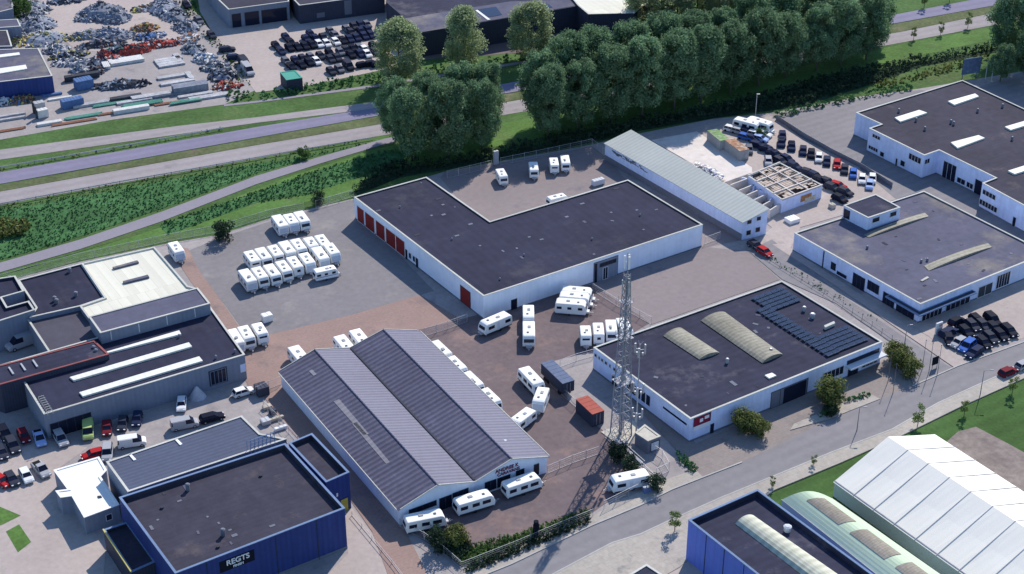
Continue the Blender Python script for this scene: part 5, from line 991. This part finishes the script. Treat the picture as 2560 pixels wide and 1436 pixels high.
for x, y, d_, m_, nm, lb, ct in ((840, 880, (4.5, 3, 2.4), jm[6], 'crushing_machine', 'blue topped machine on the tiles beside the depot', 'machine'), (725, 1065, (5.5, 2.2, 2), jm[6], 'skip', 'royal blue skip behind the verge', 'skip'), (400, 1120, (2.6, 1.8, 2.6), jm[1], 'forklift', 'pale grey machine with dark mast near the verge, upper one', 'machine'), (430, 1170, (2.6, 1.6, 2), jm[7], 'forklift', 'white machine in front of the pale grey one', 'machine')): 
    e = crate(x / 3.989, y / 3.989, d_, m_, nm, lb, ct)
    if nm == 'forklift': 
        b = MB(); b.box((-1.6, 0, 1.6), (.15, 1, 3.2)); b.build('lift_mast', jm[2], e)
p = Z(0, 0, 365, 1110)
# ------------------------------------------------------------ fences and rails
def fence(pts, h, label, name='wire_fence', step=3.0, m=steel, wires=True, px=True, rails=2, solid=False):
    P_ = [G(*p) if px else Vector(p) for p in pts]; e = empty(name, (P_[0].x, P_[0].y, 0)); tag(e, label, 'fence'); O = P_[0]
    rl = MB(); wm = MB(); proto = None
    for a, c in zip(P_, P_[1:]):
        d = c - a; L = d.length; n = max(1, round(L / step)); rz = math.atan2(d.y, d.x); mid = (a + c) / 2 - O
        for z in ([h - .03, .15] if rails == 2 else [h - .03, h * .5, .15]): rl.box((mid.x, mid.y, z), (L, .05, .06), rz)
        if solid: wm.box((mid.x, mid.y, h / 2), (L, .04, h - .1), rz)
        elif wires:
            k = int(L / .30)
            for i in range(k): q = a + d * (i / k) - O; wm.box((q.x, q.y, h / 2), (.012, .012, h), rz)
            for z in [h * t for t in (.25, .5, .75)]: wm.box((mid.x, mid.y, z), (L, .015, .015), rz)
        for i in range(n + (c is P_[-1])):
            q = a + d * (i / n) - O
            if proto is None:
                b = MB(); b.bar((0, 0, 0), (0, 0, h + .12), .045, k=6); proto = b.build('post', m, e); proto.location = q
            else: o = proto.copy(); C.objects.link(o); o.parent = e; o.location = q
    for q in (P_[0] - O, P_[-1] - O): rl.box((q.x, q.y, h / 2), (.05, .05, h))
    rl.build('rail', m, e)
    if wm.v: wm.build('mesh_panel', m, e)
    return e
fence([(-20, 712), (60, 690), (200, 652), (420, 604), (545, 582), (680, 541), (760, 526)], 1.8, 'wire fence between the cycle path verge and the caravan yard'); fence([(790, 520), (885, 492)], 1.8, 'short wire fence reaching the rear left corner of the L shaped hall')
fence([(1118, 447), (1230, 420)], 2.0, 'wire fence at the left of the back yard'); fence([(1252, 414), (1370, 390), (1480, 366), (1520, 398)], 2.0, 'wire fence under the trees behind the back yard')
fence([(1062, 842), (1120, 824), (1168, 806)], 1.9, 'wire fence gate between the showroom and the L shaped hall'); fence([(640, 990), (672, 975), (704, 962)], 1.9, 'wire fence at the rear left corner of the showroom')
fence([(1482, 728), (1540, 765), (1628, 812)], 1.8, 'wire fence crossing from the hall entrance to the solar hall'); fence([(1400, 920), (1440, 905), (1486, 892)], 1.8, 'wire fence between the brown yard and the solar hall')
fence([(1350, 940), (1400, 985), (1440, 1020)], 1.8, 'wire fence beside the tarpaulin trailer'); fence([(1368, 1186), (1430, 1160), (1500, 1136)], 1.8, 'wire fence from the showroom corner to the mast')
fence([(1512, 1095), (1560, 1140), (1610, 1185), (1640, 1215)], 2.0, 'mesh fence below the mast towards the street'); fence([(1510, 1275), (1570, 1245), (1642, 1210)], 1.9, 'wire fence in front of the shaded caravan')
fence([(1060, 1350), (1110, 1385), (1155, 1425)], 1.6, 'wire fence along the left side of the front hedge'); fence([(1155, 1425), (1290, 1372), (1400, 1325), (1482, 1292)], 1.6, 'wire fence in front of the front hedge')
fence([(1620, 1125), (1655, 1150), (1672, 1180), (1640, 1195)], 2.0, 'wire fence around the equipment cabin'); fence([(1000, 1318), (1062, 1352)], 1.6, 'short wire fence at the showroom corner')
fence([(1762, 612), (1800, 598)], 1.8, 'short wire fence between the L shaped hall and the long shed')
fence([(880, 1290), (930, 1350), (980, 1410), (1010, 1450)], .8, 'low railing beside the clinker lane', wires=False)
fence([(1880, 625), (1950, 668), (2060, 735), (2180, 815), (2230, 850)], 1.0, 'low wire fence along the side road verge', m=steeld, wires=False); fence([(660, 1020), (700, 1060), (745, 1110)], 1.6, 'wire fence behind the blue annex')
fence([(1940, 300), (2010, 345), (2080, 385), (2150, 420), (2230, 470)], 1.3, 'dark fence along the scrap yard and the grey lot', m=steeld, solid=True)
fence([(1520, 400), (1560, 425), (1600, 450)], 1.5, 'wire fence at the foot of the long shed')
def rail(pts, label):
    P_ = [G(*p) for p in pts]; e = empty('guard_rail', (P_[0].x, P_[0].y, 0)); tag(e, label, 'guard rail', 'guard rails along the motorway'); b = MB(); proto = None
    for a, c in zip(P_, P_[1:]):
        d = c - a; L = d.length; rz = math.atan2(d.y, d.x); mid = (a + c) / 2 - P_[0]
        b.box((mid.x, mid.y, .68), (L, .08, .14), rz); b.box((mid.x, mid.y, .50), (L, .08, .12), rz)
        for i in range(int(L / 4)):
            q = a + d * (i * 4 / L) - P_[0]
            if proto is None: proto = MB().box((0, 0, .38), (.12, .12, .76), rz).build('post', steeld, e); proto.location = q
            elif i % 1 == 0 and len([1]) : o = proto.copy(); C.objects.link(o); o.parent = e; o.location = q
    b.build('beam', steel, e)
rail([(-40, 430), (0, 424), (200, 390), (400, 354), (560, 325)], 'steel guard rail on the far side of the motorway'); rail([(-40, 523), (0, 516), (300, 460), (500, 425), (700, 389), (935, 349)], 'steel guard rail between the old road and the green bank')

# ------------------------------------------------------------ trees and plants
nrng = np.random.default_rng(5)
def leaf_mesh(name, cen, rad_, nl, size, m, flat=.5, shell=(.55, 1.05)):
    """many leaf-sized quads spread through a set of clumps; cen (k,3), rad_ (k,)"""
    k = len(cen); w_ = rad_ ** 2; idx = nrng.choice(k, nl, p=w_ / w_.sum())
    d = nrng.normal(size=(nl, 3)); d[:, 2] += .25; d /= np.linalg.norm(d, axis=1)[:, None]
    p = cen[idx] + d * (rad_[idx] * nrng.uniform(shell[0], shell[1], nl))[:, None]
    n = d + nrng.normal(size=(nl, 3)) * .55; n /= np.linalg.norm(n, axis=1)[:, None]
    t = np.cross(n, nrng.normal(size=(nl, 3))); t /= np.linalg.norm(t, axis=1)[:, None]; u = np.cross(n, t)
    s = (nrng.uniform(.55, 1.2, nl) * size)[:, None]; t *= s; u *= s * .7
    v = np.stack([p - t, p - u * .9, p + t, p + u], 1).reshape(-1, 3)
    me = bpy.data.meshes.new(name); me.vertices.add(nl * 4); me.vertices.foreach_set('co', v.ravel()); me.loops.add(nl * 4); me.loops.foreach_set('vertex_index', np.arange(nl * 4, dtype=np.int32))
    me.polygons.add(nl); me.polygons.foreach_set('loop_start', np.arange(0, nl * 4, 4, dtype=np.int32)); me.polygons.foreach_set('loop_total', np.full(nl, 4, dtype=np.int32)); me.update(); me.validate(); me.materials.append(m); return me
def tree_proto(name, h, r, bot, nc, cr, nl, size, m, top=.0, shell=(.5, 1.12)):
    """h total height, r crown radius, bot height where the crown starts; unit-free, used at real size"""
    e = empty(name, (0, 0, -70)); e['category'] = 'tree'; cs = []
    while len(cs) < nc:
        t = nrng.uniform(0, 1); z = bot + (h - bot) * t; prof = math.sin(math.pi * min(1, .12 + .80 * t)) ** .55 if not top else (math.sin(math.pi * min(1., .1 + .88 * t)) ** .8) * (1 - top * t)
        a = nrng.uniform(0, 6.283); q = r * prof * math.sqrt(nrng.uniform(.15, 1)) * .88; cs.append((q * math.cos(a), q * math.sin(a), min(z, h - cr * .7)))
    cs = np.array(cs); rr = nrng.uniform(.65, 1.25, nc) * cr
    me = leaf_mesh('crown', cs, rr, nl, size, m, shell=shell); o = bpy.data.objects.new('crown', me); C.objects.link(o); o.parent = e
    b = MB(); b.bar((0, 0, 0), (.1, .05, h * .45), (h * .018, h * .011), k=7); b.bar((.1, .05, h * .45), (0, 0, h * .85), (h * .011, h * .004), k=6)
    for k in range(min(nc, 12)):
        c = cs[k]; z0 = max(h * .15, c[2] - r * .5); z0 = min(z0, h * .8); b.bar((0, 0, z0), tuple(c), (h * .007, h * .002), k=5)
    b.build('trunk', bark, e); return e
elms = [tree_proto('elm_tree', 20, 6.9, 4.2, 130, 1.35, 24000, .29, leaf_e, shell=(.35, 1.45)) for _ in range(4)]
frow = [(1030, 402), (1120, 400), (1205, 378), (1370, 352), (1445, 328), (1527, 308), (1605, 293), (1685, 275), (1752, 258), (1825, 235), (1895, 215), (1963, 195), (2040, 178), (2100, 165), (2165, 150)]
brow = [(990, 352), (1070, 348), (1150, 338), (1215, 328), (1352, 318), (1415, 290), (1490, 270), (1570, 250), (1650, 232), (1725, 215), (1800, 195), (1870, 176), (1945, 156), (2020, 138), (2095, 120), (2178, 105)]
for rn, lst in (('front', frow), ('back', brow)):
    for k, (x, y) in enumerate(lst):
        p = G(x, y, 0); s = rng.uniform(.9, 1.06) * ((.93 if rn == 'front' else .86) if k < 4 - (rn == 'front') else (.96 if rn == 'front' else 1.0)); place(elms[(k + (rn == 'back') * 2) % 4], (p.x, p.y, 0), rng.uniform(0, 6.28), f'dense dark green elm, {ORD[k]} from the left in the {rn} row beside the motorway', 'elms in the double row', (s * .92, s * .92, s) if 1180 > x or x > 1380 else (s * .78, s * .78, s * .96))
for x, y, s, lb in ((2515, 150, .95, 'dark tree at the right picture edge beside the road'), (2570, 205, .72, 'lower dark tree below it at the right picture edge'), (2600, 120, 1.0, 'dark tree cut by the right picture edge'), (2500, 205, .5, 'small dark tree left of the dark group on the right')):
    p = G(x, y, 0); place(elms[int(x) % 4], (p.x, p.y, 0), x, lb, 'dark trees at the right edge', (s, s, s))
pops = [tree_proto('poplar_tree', 17, 7.4, 1.6, 75, 1.4, 19000, .28, leaf_p, top=.25, shell=(.35, 1.5)) for _ in range(2)]
for x, y, s, sx, lb in ((998, 206, .98, 1.12, 'pale green poplar left of three in front of the long warehouse'), (1160, 172, .98, .9, 'slim pale green poplar between its two neighbours'), (1328, 150, .93, 1.15, 'pale green poplar right of three before the long warehouse'), (1620, 88, .95, 1.3, 'broad pale poplar in front of the white roof warehouse'), (1690, 75, .9, 1.1, 'pale poplar second in the group behind the elms'), (1740, 65, .9, 1.1, 'pale poplar third in the group behind the elms'), (1795, 58, .9, 1.1, 'pale poplar fourth in the group behind the elms'), (1845, 48, .8, 1.0, 'pale poplar last on the right behind the elms')):
    p = G(x, y, 0); place(pops[int(x / 3) % 2], (p.x, p.y, 0), x, lb, 'pale poplars', (s * sx, s * sx, s))
bush = [tree_proto('round_bush', 3.2, 1.7, .4, 16, .75, 1800, .17, m_) for m_ in (leaf_o, leaf_d, weed_b)]
for b_ in bush: b_['category'] = 'bush'
def put_bush(x, y, s, kd, lb, g='bushes'): p = G(x, y, 0); place(bush[kd], (p.x, p.y, 0), x, lb, g, s if isinstance(s, tuple) else (s, s, s))
for x, y, s, lb in ((1858, 1078, 1.3, 'olive bush at the front wall of the solar hall, upper left of the clump'), (1882, 1085, 1.15, 'olive bush in the middle of the clump before the solar hall'), (1902, 1092, 1.0, 'olive bush at the right end of the clump before the solar hall'), (2072, 1010, 1.6, 'dark olive tree shaped bush beside the garage door'), (2085, 1025, 1.1, 'lower olive bush below the tree shaped one'), (2235, 905, 1.25, 'olive bush, upper left of the hedge by the side road'), (2255, 922, 1.25, 'olive bush, middle of the hedge by the side road'), (2275, 940, 1.2, 'olive bush, lower right of the hedge by the side road')): put_bush(x, y, s, 0, lb)
for x, y, s, kd, lb in ((560, 600, 1.35, 1, 'dark spiky bush on the fence line above the grey yard'), (1105, 1372, 1.2, 1, 'dark bush at the left end of the front hedge'), (1140, 1368, 1.2, 0, 'dull olive bush beside the dark one in the front hedge'), (1545, 1150, 1.0, 1, 'dark bush under the mast fence, upper'), (1575, 1180, .9, 1, 'dark bush under the mast fence, lower'), (795, 510, .9, 1, 'weedy bush at the fence gap left of the L shaped hall'), (2075, 1040, .7, 1, 'small bush at the foot of the olive tree'), (50, 50, 2.2, 2, 'green tree between the sheds in the top left corner'), (762, 395, .9, 2, 'small bright shrub at the cycle path edge'), (1905, 345, .8, 2, 'green weeds among the heaped scrap cars'), (1640, 1225, .9, 1, 'grey green bush at the fence corner by the street')): put_bush(x, y, s, kd, lb)
sap = [tree_proto('young_tree', 3.8, .95, 1.2, 12, .42, 700, .13, leaf_y)]
for x, y, s, lb in ((1687, 1330, 1.15, 'young tree with yellow green crown by the small lawn'), (2293, 1068, 1.2, 'young green tree on the pavement edge of the lawn'), (2530, 985, 1.0, 'young tree on the lawn near the right edge'), (2410, 1040, .9, 'young tree on the lawn above the marquee'), (2034, 1165, .6, 'very small young tree on the pavement'), (2284, 100, 1.0, 'yellow green young tree, left of three beside the old road'), (2351, 88, 1.0, 'yellow green young tree, middle of three beside the old road'), (2419, 70, 1.15, 'yellow green young tree, right of three beside the old road'), (1930, 1220, .6, 'tiny dark young tree at the lawn corner'), (2310, 20, 1.3, 'dark young tree left of two beyond the motorway'), (2373, 8, 1.3, 'dark young tree right of two beyond the motorway')):
    p = G(x, y, 0); place(sap[0], (p.x, p.y, 0), x, lb, 'young trees', (s, s, s))
def cover(name, polys, n, size, hgt, m, label, bias=None):
    """countless leaves of ground vegetation inside photo outlines: one object"""
    pts = []; areas = []
    for poly in polys:
        P_ = [G(*p) for p in poly]; xs = [p.x for p in P_]; ys = [p.y for p in P_]; areas.append((max(xs) - min(xs)) * (max(ys) - min(ys)))
    for poly, ar in zip(polys, areas):
        P_ = [G(*p) for p in poly]; xs = np.array([p.x for p in P_]); ys = np.array([p.y for p in P_]); k = int(n * ar / sum(areas)); q = np.stack([nrng.uniform(xs.min(), xs.max(), k), nrng.uniform(ys.min(), ys.max(), k)], 1)
        ins = np.zeros(k, bool); j = len(P_) - 1
        for i in range(len(P_)):
            c_ = ((ys[i] > q[:, 1]) != (ys[j] > q[:, 1])) & (q[:, 0] < (xs[j] - xs[i]) * (q[:, 1] - ys[i]) / (ys[j] - ys[i] + 1e-9) + xs[i]); ins ^= c_; j = i
        pts.append(q[ins])
    q = np.concatenate(pts); cen = np.concatenate([q, nrng.uniform(0, hgt, (len(q), 1)) ** 1.0], 1); rr = nrng.uniform(.3, .8, len(q)) * hgt * .5
    me = leaf_mesh(name, cen, rr, len(q) * 6, size, m, shell=(.3, 1.0)); o = bpy.data.objects.new(name, me); C.objects.link(o); return tag(o, label, 'plants', kind='stuff')
BANK = [(0, 522), (300, 468), (640, 408), (800, 380), (935, 356), (800, 388), (640, 436), (400, 526), (200, 594), (0, 652), (-200, 700), (-200, 560)]
cover('green_bank', [BANK], 17000, .22, .3, weed, 'dark green weeds covering the bank between the old road and the cycle path')
cover('green_bank', [[(-60, 560), (0, 560), (75, 560), (70, 590), (0, 600), (-60, 600)]], 500, .4, 1.6, leaf_o, 'yellowish brambles at the left end of the green bank')
cover('verge_weeds', [[(640, 480), (780, 430), (960, 378), (1040, 370), (1000, 410), (880, 450), (760, 490), (640, 510)], [(400, 560), (640, 480), (640, 505), (420, 590)]], 4000, .24, .4, weed, 'dark green weeds between the cycle path and the yard fence')
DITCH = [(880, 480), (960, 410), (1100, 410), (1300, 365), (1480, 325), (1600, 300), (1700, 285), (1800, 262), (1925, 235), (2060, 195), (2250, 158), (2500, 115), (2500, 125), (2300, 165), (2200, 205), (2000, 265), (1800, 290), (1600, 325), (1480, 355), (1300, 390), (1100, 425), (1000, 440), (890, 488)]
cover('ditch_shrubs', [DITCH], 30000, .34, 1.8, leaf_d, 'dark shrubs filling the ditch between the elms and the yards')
cover('reed_strip', [[(2180, 215), (2300, 185), (2420, 150), (2500, 128), (2500, 138), (2400, 175), (2300, 200), (2190, 228)]], 1500, .35, 1.2, leaf_o, 'olive reeds along the ditch in front of the right hand hall')
cover('hedge_strip', [[(1930, 290), (2020, 268), (2150, 240), (2280, 218), (2280, 228), (2150, 252), (2020, 280), (1940, 302)]], 1500, .35, 1.3, weed, 'green hedge at the back of the grey lot')
cover('roadside_scrub', [[(555, 236), (640, 240), (760, 218), (950, 188), (1280, 145), (1480, 112), (1640, 85), (1640, 92), (1480, 125), (1280, 156), (960, 204), (700, 243), (560, 258)]], 5000, .4, 1.5, weed, 'dark scrub behind the cycle track')
cover('grass_strip_weeds', [[(430, -20), (480, -20), (500, 40), (570, 130), (620, 200), (640, 225), (600, 215), (545, 130), (470, 50)]], 2400, .32, .6, weed_b, 'bright weeds on the strip between the recycling yard and the car lot')
cover('front_hedge', [[(1120, 1385), (1200, 1365), (1300, 1340), (1400, 1305), (1465, 1280), (1478, 1288), (1400, 1320), (1290, 1368), (1180, 1410), (1150, 1418)]], 6500, .2, 1.0, weed_b, 'green planting behind the front fence')
cover('front_hedge', [[(1060, 1340), (1150, 1345), (1180, 1380), (1150, 1410), (1100, 1380)]], 2200, .22, 1.2, leaf_d, 'dark planting at the left end of the front fence')
cover('front_hedge', [[(1160, 1428), (1290, 1376), (1400, 1330), (1470, 1300), (1478, 1308), (1400, 1344), (1290, 1390), (1165, 1440)]], 5000, .2, 1.1, leaf_d, 'dark clipped strip outside the front fence along the pavement')
def debris(B, n, z, m=None):
    xs = [p.x for p in B['poly']]; ys = [p.y for p in B['poly']]; P_ = inset([Vector(p) for p in B['poly']], 1.2); k = 0
    while k < n:
        x, y = rng.uniform(min(xs), max(xs)), rng.uniform(min(ys), max(ys)); ins = False; j = len(P_) - 1
        for i in range(len(P_)):
            if (P_[i].y > y) != (P_[j].y > y) and x < (P_[j].x - P_[i].x) * (y - P_[i].y) / (P_[j].y - P_[i].y) + P_[i].x: ins = not ins
            j = i
        if not ins: continue
        k += 1; s_ = rng.uniform(.25, .7); MB().box((x - B['c'].x, y - B['c'].y, z + .02), (s_ * rng.uniform(1, 2.5), s_, .07), rng.choice([rad(31.5), rad(121.5), rng.uniform(0, 3)])).build('roof_patch', m or rng.choice([roofgr, plinth, plinth, framed]), B['e'])
debris(BL, 26, 5.15); debris(BP, 14, 4.75); debris(BBL, 12, 7.2); debris(BM_, 18, 4.05)
for x, y in ((1000, 520), (1130, 600), (1310, 640), (1480, 600), (1600, 540), (1250, 700)): vent(BL, x, y, 5.15, .16, .3)
cover('side_road_weeds', [[(1900, 635), (1960, 655), (2100, 740), (2200, 805), (2195, 812), (2090, 748), (1950, 672)]], 600, .18, .5, weed, 'weeds along the side road fence')
cover('verge_planting', [[(1690, 1130), (1745, 1175), (1735, 1190), (1700, 1160)], [(2110, 1002), (2175, 988), (2178, 993), (2115, 1010)], [(2045, 1040), (2080, 1025), (2085, 1032), (2050, 1048)]], 700, .2, .9, weed, 'small hedges in front of the solar hall')
cover('rail_weeds', [[(0, 514), (300, 460), (640, 399), (935, 346), (935, 350), (640, 404), (300, 466), (0, 520)], [(0, 424), (300, 370), (560, 320), (560, 325), (300, 376), (0, 430)]], 2600, .25, .5, leaf_o, 'dry weeds under the guard rails')
p = G(2425, 195, 0); e = empty('billboard_wreck', (p.x, p.y, 0), rad(20)); tag(e, 'tall graffiti covered board with turquoise marks behind the stepped hall', 'board')
MB().box((0, 0, 3.4), (5.5, .3, 4.4)).build('board', mat('graffiti_board', (.10, .14, .22), var=.3, stain=((.15, .5, .5), .58, .8)), e)
for s in (-2.2, 2.2): MB().bar((s, .3, 0), (s, .3, 5.4), .12).build('post', steeld, e)
for k, (x, y) in enumerate([(2463, 200), (2478, 205)]):
    p = G(x, y, 0); e = empty('steel_column', (p.x, p.y, 0)); tag(e, f'{ORD[k]} slim pale column right of the graffiti board', 'column', 'slim columns by the graffiti board'); MB().bar((0, 0, 0), (0, 0, 5.5), .12, k=6).build('shaft', steel, e); MB().box((0, 0, 5.6), (.5, .3, .2)).build('head', steel, e)
p = G(1888, 296, 0); e = empty('yard_lamp', (p.x, p.y, 0)); tag(e, 'pale lamp post behind the white campers', 'lamp post'); MB().bar((0, 0, 0), (0, 0, 6.5), .10, k=6).build('pole', steel, e); MB().box((.3, 0, 6.5), (.8, .25, .15)).build('lamp_head', steel, e)
for pr in list(PROTO.values()) + list(CV.values()) + elms + pops + bush + sap:  # models never used
    if pr.name not in USED:
        for c_ in list(pr.children_recursive): bpy.data.objects.remove(c_)
        bpy.data.objects.remove(pr)
